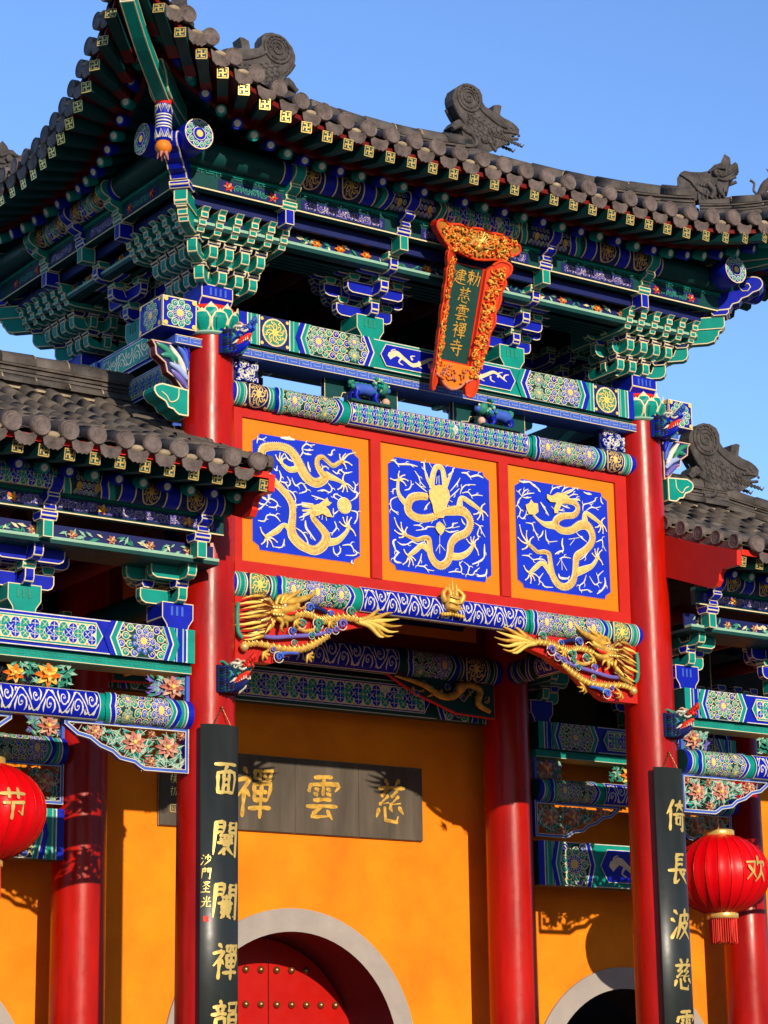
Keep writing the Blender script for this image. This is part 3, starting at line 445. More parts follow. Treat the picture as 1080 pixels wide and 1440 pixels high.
DR = json.loads('''[[["b",[[0.526,7.15,0.095],[0.54,7.242,0.095],[0.615,7.278,0.088],[0.726,7.295,0.084],[0.823,7.276,0.095],[0.885,7.215,0.108],[0.933,7.136,0.119],[0.988,7.059,0.116],[1.058,7.014,0.097],[1.128,7.017,0.097],[1.199,7.077,0.1],[1.157,7.12,0.07],[1.118,7.176,0.057],[1.119,7.237,0.046],[1.166,7.263,0.038],[1.215,7.237,0.035],[1.286,7.197,0.035],[1.357,7.241,0.035],[1.401,7.254,0.014]]],["b",[[0.526,7.15,0.095],[0.553,7.045,0.089],[0.642,6.973,0.081],[0.724,6.912,0.079],[0.806,6.839,0.079],[0.845,6.759,0.076],[0.847,6.663,0.079],[0.835,6.565,0.095],[0.846,6.494,0.115],[0.915,6.431,0.115],[0.991,6.398,0.097],[1.081,6.385,0.097],[1.165,6.438,0.108],[1.208,6.522,0.102],[1.173,6.585,0.084],[1.104,6.648,0.065],[1.062,6.697,0.057],[1.084,6.755,0.068]]],["p",[[1.049,6.793],[1.127,6.822],[1.212,6.892],[1.228,6.857],[1.261,6.85],[1.228,6.817],[1.197,6.807],[1.233,6.775],[1.266,6.716],[1.21,6.713],[1.161,6.734],[1.086,6.701],[1.053,6.733]]],["b",[[1.07,6.802,0.027],[0.945,6.807,0.008]]],["b",[[1.07,6.784,0.03],[0.947,6.779,0.008]]],["b",[[1.07,6.753,0.03],[0.95,6.737,0.008]]],["b",[[1.07,6.741,0.03],[0.958,6.699,0.008]]],["l",[[1.197,6.868],[1.127,6.877],[1.05,6.89]],0.0139],["l",[[1.07,6.796],[1.0,6.804],[0.889,6.777],[0.896,6.756]],0.0139],["l",[[1.056,6.733],[0.972,6.691],[0.916,6.666]],0.0139],["l",[[1.126,6.724],[1.132,6.695]],0.0139],["l",[[1.168,6.724],[1.16,6.68]],0.0139],["l",[[1.203,6.716],[1.21,6.677]],0.0139],["b",[[0.846,6.518,0.095],[0.764,6.58,0.041],[0.682,6.515,0.061],[0.572,6.45,0.03]]],["k",[0.572,6.447],[[0.513,6.523],[0.525,6.376],[0.58,6.359],[0.64,6.375],[0.684,6.414]]],["b",[[0.933,7.136,0.068],[0.822,7.096,0.06],[0.725,7.148,0.022]]],["k",[0.728,7.149],[[0.673,7.208],[0.719,7.233],[0.756,7.23],[0.774,7.198]]],["b",[[1.2,7.101,0.095],[1.313,7.08,0.049],[1.391,7.055,0.03]]],["k",[1.391,7.052],[[1.333,6.985],[1.383,6.971],[1.434,6.98],[1.492,7.017],[1.402,7.136]]],["b",[[1.208,6.48,0.095],[1.321,6.506,0.068],[1.414,6.591,0.041],[1.447,6.65,0.032]]],["k",[1.444,6.65],[[1.348,6.683],[1.386,6.728],[1.431,6.743],[1.474,6.74],[1.518,6.58]]],["k",[1.379,7.253],[[1.356,7.315],[1.419,7.331],[1.524,7.357],[1.486,7.235],[1.426,7.193]]],["d",[1.403,6.844],0.072,0],["l",[[1.339,6.887],[1.29,6.911],[1.311,6.939],[1.382,6.918]],0.0139],["l",[[1.468,6.893],[1.533,6.939],[1.552,6.978],[1.505,6.982]],0.0139],["l",[[1.474,6.807],[1.541,6.798],[1.537,6.73],[1.505,6.686]],0.0139],["l",[[1.338,6.789],[1.288,6.752],[1.284,6.804]],0.0139],["l",[[1.441,7.037],[1.505,6.99],[1.527,7.049],[1.499,7.085]],0.0139],["l",[[0.481,7.288],[0.492,7.332],[0.54,7.334],[0.581,7.364]],0.0139],["l",[[0.726,7.38],[0.795,7.383],[0.876,7.383]],0.0277],["l",[[0.934,7.234],[0.962,7.281],[0.955,7.317],[0.998,7.361],[1.04,7.355],[1.092,7.369]],0.0139],["l",[[0.969,7.307],[1.018,7.306],[1.075,7.317]],0.0139],["l",[[0.962,7.275],[1.004,7.267],[1.053,7.27]],0.0139],["l",[[1.23,7.3],[1.265,7.298],[1.28,7.341],[1.309,7.352]],0.0166],["l",[[1.015,7.197],[1.024,7.149],[1.042,7.106]],0.0194],["l",[[1.172,7.122],[1.175,7.171],[1.215,7.18],[1.236,7.158]],0.0139],["l",[[1.278,7.156],[1.328,7.132],[1.357,7.173],[1.414,7.15],[1.493,7.174]],0.0139],["l",[[1.227,7.031],[1.269,6.988],[1.248,6.946],[1.184,6.958],[1.114,6.939]],0.0139],["l",[[0.711,7.074],[0.731,7.022],[0.724,6.978],[0.773,6.967],[0.8,6.941],[0.828,6.975],[0.794,7.031]],0.0139],["l",[[0.842,7.026],[0.883,6.958],[0.946,6.992],[0.999,6.938],[0.973,6.91],[0.918,6.89]],0.0139],["l",[[0.767,7.246],[0.808,7.191],[0.864,7.177]],0.0139],["l",[[0.492,6.855],[0.539,6.802],[0.594,6.785],[0.601,6.846],[0.635,6.887]],0.0139],["l",[[0.471,6.774],[0.519,6.739],[0.566,6.745],[0.614,6.8],[0.689,6.774],[0.675,6.73],[0.6,6.724]],0.0139],["l",[[0.451,6.7],[0.498,6.688],[0.566,6.745]],0.0139],["l",[[0.656,7.084],[0.681,7.069],[0.691,7.113]],0.0139],["l",[[0.765,6.912],[0.848,6.887],[0.883,6.831],[0.869,6.811]],0.0139],["l",[[0.489,6.586],[0.559,6.589],[0.586,6.646],[0.668,6.651],[0.723,6.604]],0.0139],["l",[[0.985,6.651],[0.992,6.585],[1.04,6.531],[1.089,6.479]],0.0222],["l",[[1.294,6.685],[1.315,6.627],[1.272,6.573],[1.265,6.548]],0.0139],["l",[[0.763,6.454],[0.756,6.411],[0.729,6.372],[0.64,6.367]],0.0139],["l",[[0.881,6.571],[0.957,6.532],[1.005,6.466],[1.014,6.419]],0.0139],["l",[[1.278,6.446],[1.288,6.393],[1.319,6.378],[1.355,6.413],[1.345,6.461]],0.0139],["l",[[1.377,6.471],[1.462,6.487],[1.497,6.449],[1.533,6.423],[1.504,6.395],[1.411,6.384]],0.0139],["l",[[1.482,6.35],[1.474,6.325],[1.495,6.315]],0.0139]],[["b",[[2.33,7.055,0.073],[2.236,7.051,0.083],[2.142,7.017,0.088],[2.103,6.944,0.088],[2.112,6.878,0.088],[2.191,6.838,0.085],[2.285,6.839,0.083],[2.393,6.87,0.076],[2.503,6.925,0.073],[2.613,6.956,0.104],[2.723,6.971,0.116],[2.798,6.924,0.097],[2.813,6.846,0.088],[2.759,6.764,0.085],[2.648,6.71,0.09],[2.584,6.634,0.078],[2.572,6.554,0.083],[2.546,6.471,0.088],[2.47,6.417,0.088],[2.396,6.442,0.09],[2.351,6.515,0.08],[2.344,6.593,0.063],[2.334,6.654,0.054],[2.281,6.658,0.041],[2.2,6.631,0.037],[2.134,6.643,0.027],[2.067,6.659,0.017]]],["b",[[2.387,7.142,0.073],[2.386,7.222,0.068],[2.418,7.33,0.061],[2.46,7.364,0.056],[2.507,7.343,0.061],[2.528,7.242,0.068],[2.53,7.162,0.073]]],["p",[[2.339,7.113],[2.387,7.159],[2.456,7.186],[2.524,7.179],[2.57,7.145],[2.582,7.078],[2.546,7.004],[2.531,6.934],[2.502,6.873],[2.42,6.862],[2.388,6.915],[2.376,6.981],[2.344,7.045]]],["b",[[2.387,7.154,0.049],[2.334,7.226,0.032],[2.309,7.291,0.01]]],["b",[[2.537,7.175,0.049],[2.58,7.261,0.032],[2.616,7.324,0.01]]],["l",[[2.335,7.26],[2.303,7.313],[2.297,7.375],[2.26,7.375]],0.0175],["l",[[2.568,7.294],[2.624,7.336],[2.631,7.366],[2.652,7.377]],0.0175],["l",[[2.385,7.342],[2.352,7.394]],0.0125],["l",[[2.542,7.371],[2.577,7.399]],0.0125],["l",[[2.444,7.265],[2.435,7.195]],0.0125],["l",[[2.465,7.279],[2.467,7.199]],0.0125],["d",[2.458,7.301],0.015,1],["l",[[2.188,7.285],[2.233,7.234],[2.253,7.186],[2.312,7.137]],0.0125],["l",[[2.192,7.177],[2.252,7.14],[2.325,7.099]],0.0125],["l",[[2.712,7.291],[2.676,7.234],[2.591,7.142]],0.0125],["l",[[2.702,7.186],[2.646,7.133],[2.589,7.085]],0.0125],["l",[[2.582,7.055],[2.616,7.042]],0.0125],["l",[[2.56,7.006],[2.614,6.979]],0.0125],["b",[[2.1,6.944,0.073],[2.028,7.002,0.054],[1.996,7.065,0.037],[1.998,7.144,0.029],[2.005,7.179,0.029]]],["k",[2.009,7.174],[[1.916,7.169],[2.013,7.25],[2.072,7.225],[2.108,7.177],[2.084,7.128]]],["b",[[2.697,7.002,0.097],[2.72,7.097,0.049],[2.823,7.065,0.058],[2.932,7.011,0.032]]],["k",[2.939,7.006],[[2.99,7.076],[3.021,6.963],[2.964,6.917],[2.901,6.912],[2.861,6.957]]],["b",[[2.332,6.546,0.073],[2.252,6.576,0.054],[2.171,6.515,0.054],[2.106,6.468,0.029]]],["k",[2.103,6.462],[[2.051,6.514],[2.038,6.376],[2.098,6.364],[2.152,6.385],[2.175,6.432]]],["b",[[2.574,6.52,0.085],[2.683,6.528,0.076],[2.781,6.579,0.058],[2.845,6.656,0.032]]],["k",[2.849,6.656],[[2.768,6.703],[2.816,6.729],[2.857,6.737],[2.902,6.726],[2.902,6.571]]],["k",[2.067,6.659],[[1.951,6.8],[1.952,6.683],[2.023,6.765],[2.089,6.729],[2.001,6.622]]],["p",[[2.453,6.833],[2.487,6.814],[2.52,6.785],[2.498,6.737],[2.464,6.698],[2.43,6.728],[2.404,6.764],[2.419,6.806]]],["l",[[2.46,6.709],[2.455,6.528]],0.0125],["l",[[2.457,6.618],[2.412,6.545]],0.0125],["l",[[2.457,6.618],[2.521,6.564]],0.0125],["l",[[2.405,6.775],[2.324,6.765],[2.283,6.737],[2.188,6.714]],0.0125],["l",[[2.163,6.759],[2.23,6.767],[2.283,6.748]],0.0125],["l",[[2.519,6.762],[2.58,6.747],[2.677,6.777]],0.0125],["l",[[2.527,6.774],[2.609,6.802],[2.61,6.831],[2.672,6.85]],0.0125],["l",[[2.609,6.791],[2.692,6.818]],0.0125],["l",[[2.502,6.862],[2.534,6.804]],0.0125],["l",[[2.393,6.842],[2.365,6.804]],0.0125],["l",[[1.919,7.342],[1.962,7.348],[2.001,7.32],[2.081,7.332],[2.148,7.336],[2.222,7.33]],0.0187],["l",[[2.727,7.342],[2.79,7.346],[2.83,7.318],[2.915,7.344],[2.984,7.328]],0.0187],["l",[[2.07,7.081],[2.123,7.1],[2.147,7.143],[2.143,7.187]],0.0125],["l",[[1.988,7.008],[1.915,6.964],[1.92,6.886],[1.966,6.858],[1.998,6.835]],0.0125],["l",[[1.997,7.088],[1.943,7.069],[1.942,7.024]],0.0125],["l",[[2.356,7.007],[2.315,6.962],[2.287,6.918]],0.0125],["l",[[2.707,7.13],[2.73,7.19],[2.786,7.233],[2.891,7.247]],0.0125],["l",[[2.728,7.144],[2.798,7.165],[2.839,7.136],[2.895,7.15],[2.971,7.152]],0.0125],["l",[[2.866,6.875],[2.927,6.849],[2.947,6.806],[2.987,6.753]],0.0125],["l",[[2.927,6.843],[2.897,6.765],[2.931,6.746]],0.0125],["l",[[2.714,6.896],[2.734,6.858],[2.761,6.839]],0.0125],["l",[[1.98,6.581],[2.032,6.559],[2.092,6.573],[2.146,6.602],[2.212,6.588],[2.28,6.613],[2.312,6.578]],0.0125],["l",[[1.967,6.601],[1.934,6.575],[1.959,6.5],[1.985,6.481],[1.944,6.421],[1.963,6.39],[2.022,6.388]],0.0199],["l",[[2.25,6.503],[2.236,6.445],[2.208,6.386],[2.274,6.383],[2.314,6.359],[2.388,6.357]],0.0125],["l",[[2.55,6.361],[2.625,6.379],[2.693,6.382],[2.701,6.422],[2.681,6.454],[2.717,6.492]],0.0125],["l",[[2.73,6.482],[2.791,6.444],[2.775,6.375],[2.83,6.37],[2.858,6.407],[2.915,6.448]],0.0125],["l",[[2.977,6.684],[2.975,6.615],[2.966,6.551],[2.903,6.503],[2.826,6.471]],0.0175],["l",[[2.998,6.446],[2.982,6.388],[2.912,6.368],[2.878,6.364]],0.0199]],[["b",[[3.896,7.223,0.073],[4.014,7.239,0.056],[4.102,7.227,0.066],[4.122,7.171,0.056],[4.067,7.11,0.066],[3.949,7.088,0.071],[3.859,7.041,0.08],[3.842,6.98,0.085],[3.913,6.936,0.08],[4.031,6.951,0.083],[4.152,7.02,0.107],[4.241,7.02,0.11],[4.294,6.944,0.088],[4.278,6.859,0.08],[4.2,6.778,0.083],[4.093,6.706,0.085],[4.072,6.621,0.076],[4.059,6.526,0.073],[4.023,6.44,0.085],[3.94,6.384,0.08],[3.853,6.397,0.085],[3.789,6.471,0.085],[3.769,6.561,0.063],[3.756,6.653,0.054],[3.743,6.692,0.044],[3.686,6.7,0.041],[3.613,6.688,0.032],[3.557,6.721,0.032],[3.508,6.75,0.024]]],["p",[[3.741,7.273],[3.803,7.264],[3.871,7.308],[3.959,7.309],[4.016,7.287],[4.014,7.227],[3.925,7.203],[3.862,7.1],[3.825,7.095],[3.819,7.136],[3.852,7.205],[3.779,7.201],[3.739,7.231]]],["b",[[3.928,7.287,0.037],[4.004,7.333,0.022],[4.057,7.362,0.007]]],["b",[[4.001,7.261,0.029],[4.089,7.261,0.019],[4.149,7.282,0.007]]],["l",[[3.789,7.285],[3.821,7.337],[3.873,7.362],[3.94,7.383]],0.0125],["l",[[3.93,7.317],[3.968,7.364],[4.021,7.385]],0.0125],["l",[[4.003,7.315],[4.064,7.353],[4.11,7.389],[4.138,7.37]],0.0125],["l",[[4.016,7.287],[4.077,7.319],[4.136,7.322]],0.0125],["l",[[4.015,7.263],[4.105,7.275],[4.163,7.266]],0.0125],["l",[[3.91,7.195],[3.968,7.18],[4.026,7.172]],0.0125],["l",[[3.863,7.136],[3.922,7.138],[3.963,7.135]],0.0125],["l",[[3.847,7.098],[3.921,7.114]],0.0125],["l",[[3.799,7.163],[3.834,7.132]],0.0125],["b",[[3.842,6.98,0.11],[3.725,6.971,0.068],[3.64,7.0,0.029],[3.57,7.05,0.017]]],["p",[[3.544,7.193],[3.574,7.162],[3.625,7.163],[3.629,7.081],[3.584,7.046],[3.512,7.042],[3.485,7.085],[3.476,7.131],[3.519,7.154]]],["b",[[4.212,7.04,0.11],[4.217,7.148,0.049],[4.305,7.124,0.054],[4.408,7.071,0.032]]],["k",[4.408,7.071],[[4.459,7.132],[4.476,7.003],[4.43,6.975],[4.376,6.978],[4.338,7.021]]],["b",[[3.764,6.503,0.085],[3.666,6.584,0.054],[3.578,6.527,0.054],[3.504,6.466,0.027]]],["k",[3.504,6.466],[[3.438,6.528],[3.452,6.394],[3.512,6.371],[3.562,6.404],[3.61,6.438]]],["b",[[4.071,6.539,0.097],[4.191,6.588,0.08],[4.282,6.634,0.049],[4.353,6.72,0.032]]],["k",[4.353,6.72],[[4.285,6.753],[4.32,6.799],[4.362,6.812],[4.406,6.801],[4.41,6.659]]],["k",[3.504,6.75],[[3.401,6.922],[3.378,6.797],[3.484,6.875],[3.561,6.827],[3.425,6.688]]],["l",[[3.407,7.361],[3.46,7.357],[3.539,7.368],[3.581,7.345],[3.638,7.317],[3.669,7.286]],0.0199],["l",[[3.44,7.208],[3.403,7.167],[3.386,7.118],[3.421,7.076],[3.404,7.016],[3.446,6.992],[3.483,7.038],[3.492,7.086]],0.0125],["l",[[3.44,7.213],[3.406,7.25],[3.435,7.283]],0.0125],["l",[[3.44,7.213],[3.471,7.265],[3.522,7.295]],0.0125],["l",[[3.44,7.213],[3.506,7.246],[3.593,7.264]],0.0125],["l",[[3.44,7.208],[3.49,7.203],[3.555,7.218]],0.0125],["l",[[3.665,7.186],[3.697,7.149],[3.731,7.106],[3.761,7.063]],0.0187],["l",[[4.205,7.361],[4.257,7.35],[4.309,7.351]],0.0175],["l",[[4.424,7.341],[4.426,7.296],[4.451,7.272]],0.015],["l",[[4.188,7.168],[4.199,7.229],[4.267,7.256],[4.343,7.29],[4.36,7.325]],0.0125],["l",[[4.226,7.173],[4.295,7.218],[4.355,7.22],[4.419,7.244]],0.0125],["l",[[3.477,6.956],[3.552,6.954],[3.572,6.91],[3.599,6.866],[3.626,6.829],[3.671,6.864],[3.687,6.907]],0.0125],["l",[[3.716,6.917],[3.72,6.835],[3.748,6.804],[3.857,6.823]],0.0125],["l",[[3.924,6.861],[3.914,6.801],[3.927,6.744],[3.875,6.72],[3.822,6.69]],0.0175],["l",[[4.09,6.947],[4.139,6.906],[4.226,6.858]],0.0125],["l",[[4.131,6.893],[3.997,6.859]],0.0125],["l",[[4.071,6.868],[4.01,6.801]],0.0125],["l",[[4.338,6.872],[4.414,6.905],[4.427,6.853],[4.461,6.798]],0.0125],["l",[[4.245,6.783],[4.197,6.719],[4.128,6.669]],0.0125],["l",[[3.418,6.629],[3.497,6.633],[3.553,6.605],[3.625,6.619],[3.689,6.616],[3.717,6.578]],0.0125],["l",[[3.901,6.659],[3.84,6.581]],0.0125],["l",[[3.901,6.659],[3.903,6.542]],0.0125],["l",[[3.9,6.635],[3.962,6.547]],0.0125],["l",[[3.872,6.649],[3.931,6.674],[4.018,6.673]],0.0125],["l",[[3.858,6.502],[3.878,6.464],[3.965,6.468],[3.993,6.495]],0.0224],["l",[[3.67,6.486],[3.617,6.416],[3.658,6.386],[3.686,6.355],[3.784,6.36]],0.0125],["l",[[4.203,6.531],[4.17,6.457],[4.117,6.415],[4.122,6.369],[4.211,6.385],[4.269,6.368]],0.0125],["l",[[4.24,6.523],[4.303,6.449],[4.356,6.478],[4.351,6.537],[4.421,6.598]],0.0125],["l",[[4.433,6.534],[4.437,6.464],[4.389,6.4],[4.328,6.357]],0.0199]]]''')
BEAST = [[6.787,8.285],[6.651,8.423],[6.636,8.488],[6.639,8.549],[6.678,8.638],[6.756,8.703],[6.846,8.741],[6.954,8.752],[7.049,8.718],[7.088,8.648],[7.093,8.557],[7.134,8.51],[7.249,8.471],[7.267,8.561],[7.336,8.584],[7.386,8.579],[7.357,8.452],[7.424,8.424],[7.503,8.412],[7.552,8.397],[7.61,8.367],[7.653,8.327],[7.643,8.264],[7.58,8.225],[7.53,8.225],[7.528,8.149],[7.502,8.122],[7.213,7.953],[7.171,7.91],[6.857,7.89],[6.791,7.91],[6.773,8.072],[6.767,8.132],[6.603,8.123],[6.666,8.207],[6.726,8.243],[6.811,8.213]]
HIPB = [[5.877,10.867],[5.851,10.971],[5.799,11.031],[5.77,11.096],[5.77,11.158],[5.811,11.221],[5.857,11.241],[5.922,11.22],[6.033,11.206],[6.112,11.213],[6.173,11.278],[6.242,11.293],[6.29,11.395],[6.348,11.345],[6.351,11.291],[6.33,11.25],[6.401,11.29],[6.426,11.263],[6.43,11.224],[6.38,11.162],[6.317,11.067],[6.291,10.962]]
# =====================================================================
LX, DP = 4.95, 2.3        # column spacing of the central bay (upper frame) and depth
gate = thing('central_gate_tower', 'tall central gate tower with red columns, painted beams and upturned grey tile roof', 'gate tower', (2.5, 1.15, 0))
# ---- columns
def shaft(m, x, y, z1, r0=.255, r1=.225, mt='red_lacquer'):
    m.lathe([(r0*1.25, 0), (r0*1.25, .12), (r0, .14)], (x, y, 0), 'arch_stone', 24)
    m.lathe([(r0, .14), (r0*.985, 3), (r0*.95, 6), (r1, z1)], (x, y, 0), mt, 32)
def dragon_head(T, c='navy', c2='dark_green'):
    """carved dragon-head beam end; local x along the snout, z up, y across"""
    m = M(); w = .09; V = lambda *p: T @ Vector(p)
    m.prism([(0, -.02), (0, .25), (.04, .25), (.04, -.02)], T, -w*1.25, w*1.25, c, c, 'dark_green', .005)
    rg_ = random.Random(4)
    for k in range(30):      # curly mane in three rows
        row = k % 3; a = -.01+.026*(k//3); sd = -1 if k % 2 else 1
        for sd in (-1, 1):
            y = sd*(.055+.018*row); x = .03+.035*(2-row)
            m.tube([V(x, y, a), V(x+.045, y+sd*.014, a-.012), V(x+.075, y+sd*.004, a+.004), V(x+.085, y, a+.02)], [.014, .015, .011, .003], (c, 'navy', 'dark_green', 'black', 'navy')[(k+row) % 5], 5)
    # skull and upper jaw turned up at the lip
    up = cat([(.02, .12, .085), (.10, .145, .085), (.17, .17, .068), (.23, .175, .052), (.29, .20, .046), (.345, .235, .035)], 3)
    m.tube([V(a, 0, b) for a, b, r in up], [r*.85 for a, b, r in up], c2 if c == 'navy' else c, 10)
    red = 'bright_red' if c == 'navy' else 'blue_mid'
    for k in range(5): m.tube([V(.285+.022*k, -.05+.004*k, .215+.016*k), V(.292+.022*k, 0, .258+.017*k), V(.285+.022*k, .05-.004*k, .215+.016*k)], [.012, .02, .012], red, 6)   # scalloped nose ridge
    for sd in (-1, 1):
        m.ball(V(.335, sd*.032, .222), .022, red, n=6)
        m.ball(V(.19, sd*.050, .222), .020, 'white', n=8); m.ball(V(.201, sd*.062, .224), .009, 'black', n=6)
        for pts, r, mt in ((((.12, sd*.045, .225), (.17, sd*.064, .255), (.23, sd*.056, .245), (.25, sd*.05, .262)), .014, 'white'), (((.24, sd*.05, .20), (.28, sd*.055, .182), (.32, sd*.045, .20)), .012, 'white'), (((.13, sd*.07, .19), (.17, sd*.08, .15), (.14, sd*.085, .11)), .013, 'leaf_green'),
                           (((.10, sd*.045, .24), (.05, sd*.06, .285), (-.005, sd*.065, .275), (.0, sd*.065, .255)), .013, 'leaf_green'), (((.20, sd*.05, .12), (.16, sd*.065, .07), (.10, sd*.075, .06)), .012, 'white'), (((.26, sd*.04, .255), (.22, sd*.05, .29), (.17, sd*.045, .28)), .010, 'pale_pink')):
            m.tube([V(*q) for q in cat(pts, 3)], [r]*(3*len(pts)-4)+[r*.6, r*.3], mt, 6)
        for k in range(5): m.ball(V(.12+.03*k, sd*.075, .14-.012*(k % 2)), .014, (c2, 'leaf_green', 'blue_mid')[k % 3], n=6)
    lo = cat([(.06, .055, .07), (.13, .03, .058), (.20, .03, .045), (.26, .055, .034), (.30, .085, .018)], 3)
    m.tube([V(a, 0, b) for a, b, r in lo], [r for a, b, r in lo], c, 10)
    m.tube([V(*q) for q in cat([(.10, 0, .10), (.18, 0, .095), (.25, 0, .12), (.30, 0, .155), (.335, 0, .16)], 3)], [.045]*6+[.04, .035, .03, .025, .02, .012, .005], 'bright_red', 8)   # tongue
    for k in range(6):
        for sd in (-1, 1):
            a = .19+.025*k
            m.tube([V(a, sd*.040, .152+.012*k), V(a+.004, sd*.042, .126+.012*k)], [.008, .002], 'white', 5)
            m.tube([V(a-.01, sd*.035, .065+.006*k), V(a-.008, sd*.035, .092+.008*k)], [.008, .002], 'white', 5)
    for k in range(4): m.tube([V(.22+.02*k, .0, .0+.012*k), V(.21+.02*k, 0, -.03+.012*k), V(.19+.02*k, 0, -.04+.012*k)], [.012, .009, .002], 'white' if c == 'navy' else 'leaf_green', 5)
    return m
cols = []
for i, (x, y, lab) in enumerate([(0, 0, 0), (5, 0, 0), (0, DP, 0), (5, DP, 0)]):
    m = M(); xx = x if x == 0 else (4.97 if y == 0 else 4.98)
    shaft(m, xx, y, 8.18)
    c = m.build('column', gate); cols.append(c)
    if y == 0:
        # lotus collar
        m = M()
        for ring, (n, r0_, r1_, z0, z1, off) in enumerate([(11, .205, .275, .0, .275, .5), (11, .21, .285, .0, .215, 0)]):
            for k in range(n):
                a = 2*PI*(k+off)/n; C = Vector((math.cos(a), math.sin(a), 0)); S = Vector((-math.sin(a), math.cos(a), 0)); vs = []; prof = [(0, .035), (.25, .072), (.55, .085), (.8, .055), (1, 0)]
                for lay, (grow, mt, push) in enumerate(((1, 'line', 0), (.78, 'green', .004))):
                    v = []
                    for t, wd in prof:
                        rr_ = r0_+(r1_-r0_)*math.sin(t*PI*.62)+push+ring*.004; zz = 8.17+z0+(z1-z0)*(t*(grow if t == 1 else 1)*.98+.01)
                        v += [Vector((xx, y, zz))+C*rr_-S*wd*grow, Vector((xx, y, zz))+C*(rr_+.012)+Vector((0, 0, 0)), Vector((xx, y, zz))+C*rr_+S*wd*grow]
                    m.add(v, [(3*q+s_, 3*q+s_+1, 3*q+s_+4, 3*q+s_+3) for q in range(4) for s_ in (0, 1)], mt, True)
                    if lay == 1:
                        for d in (-.3, .3): m.tube([v[1]+(v[2]-v[1])*d*2, v[7]+(v[8]-v[7])*d*2, v[12]], [.002, .002, .001], 'dark_green', 4, False)
        m.lathe([(.20, 8.15), (.26, 8.165), (.27, 8.18), (.2, 8.2)], (xx, y, 0), 'pale_green', 24)
        m.lathe([(.0, 8.40), (.235, 8.40), (.235, 8.435), (0, 8.436)], (xx, y, 0), 'bright_red', 24)
        m.build('lotus_collar', c)
        dragon_head(FR((xx+.06, -.2, 8.00), (.40, -.916, 0), (.916, .40, 0)) @ Matrix.Scale(.84, 4), 'blue', 'navy').build('dragon_head', c, label='blue dragon head with open red mouth')
        dragon_head(FR((xx+.04, -.2, 5.0), (.40, -.916, 0), (.916, .40, 0)) @ Matrix.Scale(.86, 4)).build('dragon_head', c, label='dark dragon head with red snout and white teeth')

# ---- decorated beams of the central bay (front and back, left and right side)
A_, Nf = (1, 0, 0), (0, -1, 0)
def top_beam(o, A, N, L, mid, name='plate_beam', cartk='dragon'):
    m, P = sq_beam(name, gate, None, o, A, N, L, .285, .40, mid=mid, c1='blue', c2='green', endmed=True, cart=cartk)
    A = Vector(A); N = Vector(N); T = FR(o, A, -N)
    m.box(-.0, L, .03, .37, -.025, 0, 'dark_green', T)
    m.box(-.62, L+.62, .05, .35, -.105, -.03, 'blue_mid', T)
    P2 = Paint(m, lambda a, b, h: Vector(o)+A*a+N*(h-.05)+Vector((0, 0, b)))
    P2.fret(-.6, L+.6, -.10, -.035, 'pale_blue', 1, .006); P2.rib([(-.62, -.032), (L+.62, -.032)], .006, 'line', 1, 1); P2.rib([(-.62, -.103), (L+.62, -.103)], .006, 'line', 1, 1)
    return m
m = top_beam((.2, -.21, 8.14), A_, Nf, 4.55, (1.40, 3.15)); m.build('plate_beam', gate)
m = top_beam((4.75, DP+.21, 8.14), (-1, 0, 0), (0, 1, 0), 4.55, (1.40, 3.15)); m.build('plate_beam', gate)
for sx, A, N in ((-.19, (0, -1, 0), (-1, 0, 0)), (5.14, (0, 1, 0), (1, 0, 0))):
    y0 = DP-.2 if sx < 0 else .2
    m, P = sq_beam('x', gate, None, (sx, y0, 8.14), A, N, DP-.4, .285, .36, mid=(.35, 1.55), endmed=False, cart='scroll', c1='green', c2='blue'); m.build('side_plate_beam', gate)
    m, P = sq_beam('x', gate, None, (sx, y0, 7.82), A, N, DP-.4, .24, .3, mid=(.1, 1.8), endmed=False, cart='tiles', c1='green', c2='blue'); m.build('side_tie_beam', gate)
# beam ends crossing over the column heads (square boxes with a rosette)
def box_end(x0, x1, y0, y1, flipx, flipy):
    m = M(); m.box(x0, x1, y0, y1, 8.15, 8.43, 'blue')
    for (o, A, N, L) in (((x0, y0, 8.15), (1, 0, 0), (0, -1, 0), x1-x0), ((x1, y1, 8.15), (-1, 0, 0), (0, 1, 0), x1-x0), ((x0, y1, 8.15), (0, -1, 0), (-1, 0, 0), y1-y0), ((x1, y0, 8.15), (0, 1, 0), (1, 0, 0), y1-y0)):
        A = Vector(A); N = Vector(N); o = Vector(o)
        P = Paint(m, lambda a, b, h: o+A*a+N*h+Vector((0, 0, b)))
        for q in ((0, .0, 0, .28), (L, L, 0, .28)): pass
        P.rib([(0.006, 0), (.006, .28)], .010, 'line', 1, 1); P.rib([(L-.006, 0), (L-.006, .28)], .010, 'line', 1, 1); P.rib([(0, .006), (L, .006)], .010, 'line', 1, 1); P.rib([(0, .274), (L, .274)], .010, 'line', 1, 1)
        P.rosette(L/2, .14, min(.128, L*.45), 'blue', 'green')
        for a in (.03, L-.03):
            for b in (.03, .25): P.disc(a, b, .022, 'yellow', 6, 8)
    m.build('beam_end', gate)
box_end(-.58, -.24, -.21, .19, 0, 0); box_end(5.21, 5.52, -.21, .19, 0, 0); box_end(-.58, -.24, DP-.19, DP+.21, 0, 0); box_end(5.21, 5.52, DP-.19, DP+.21, 0, 0)
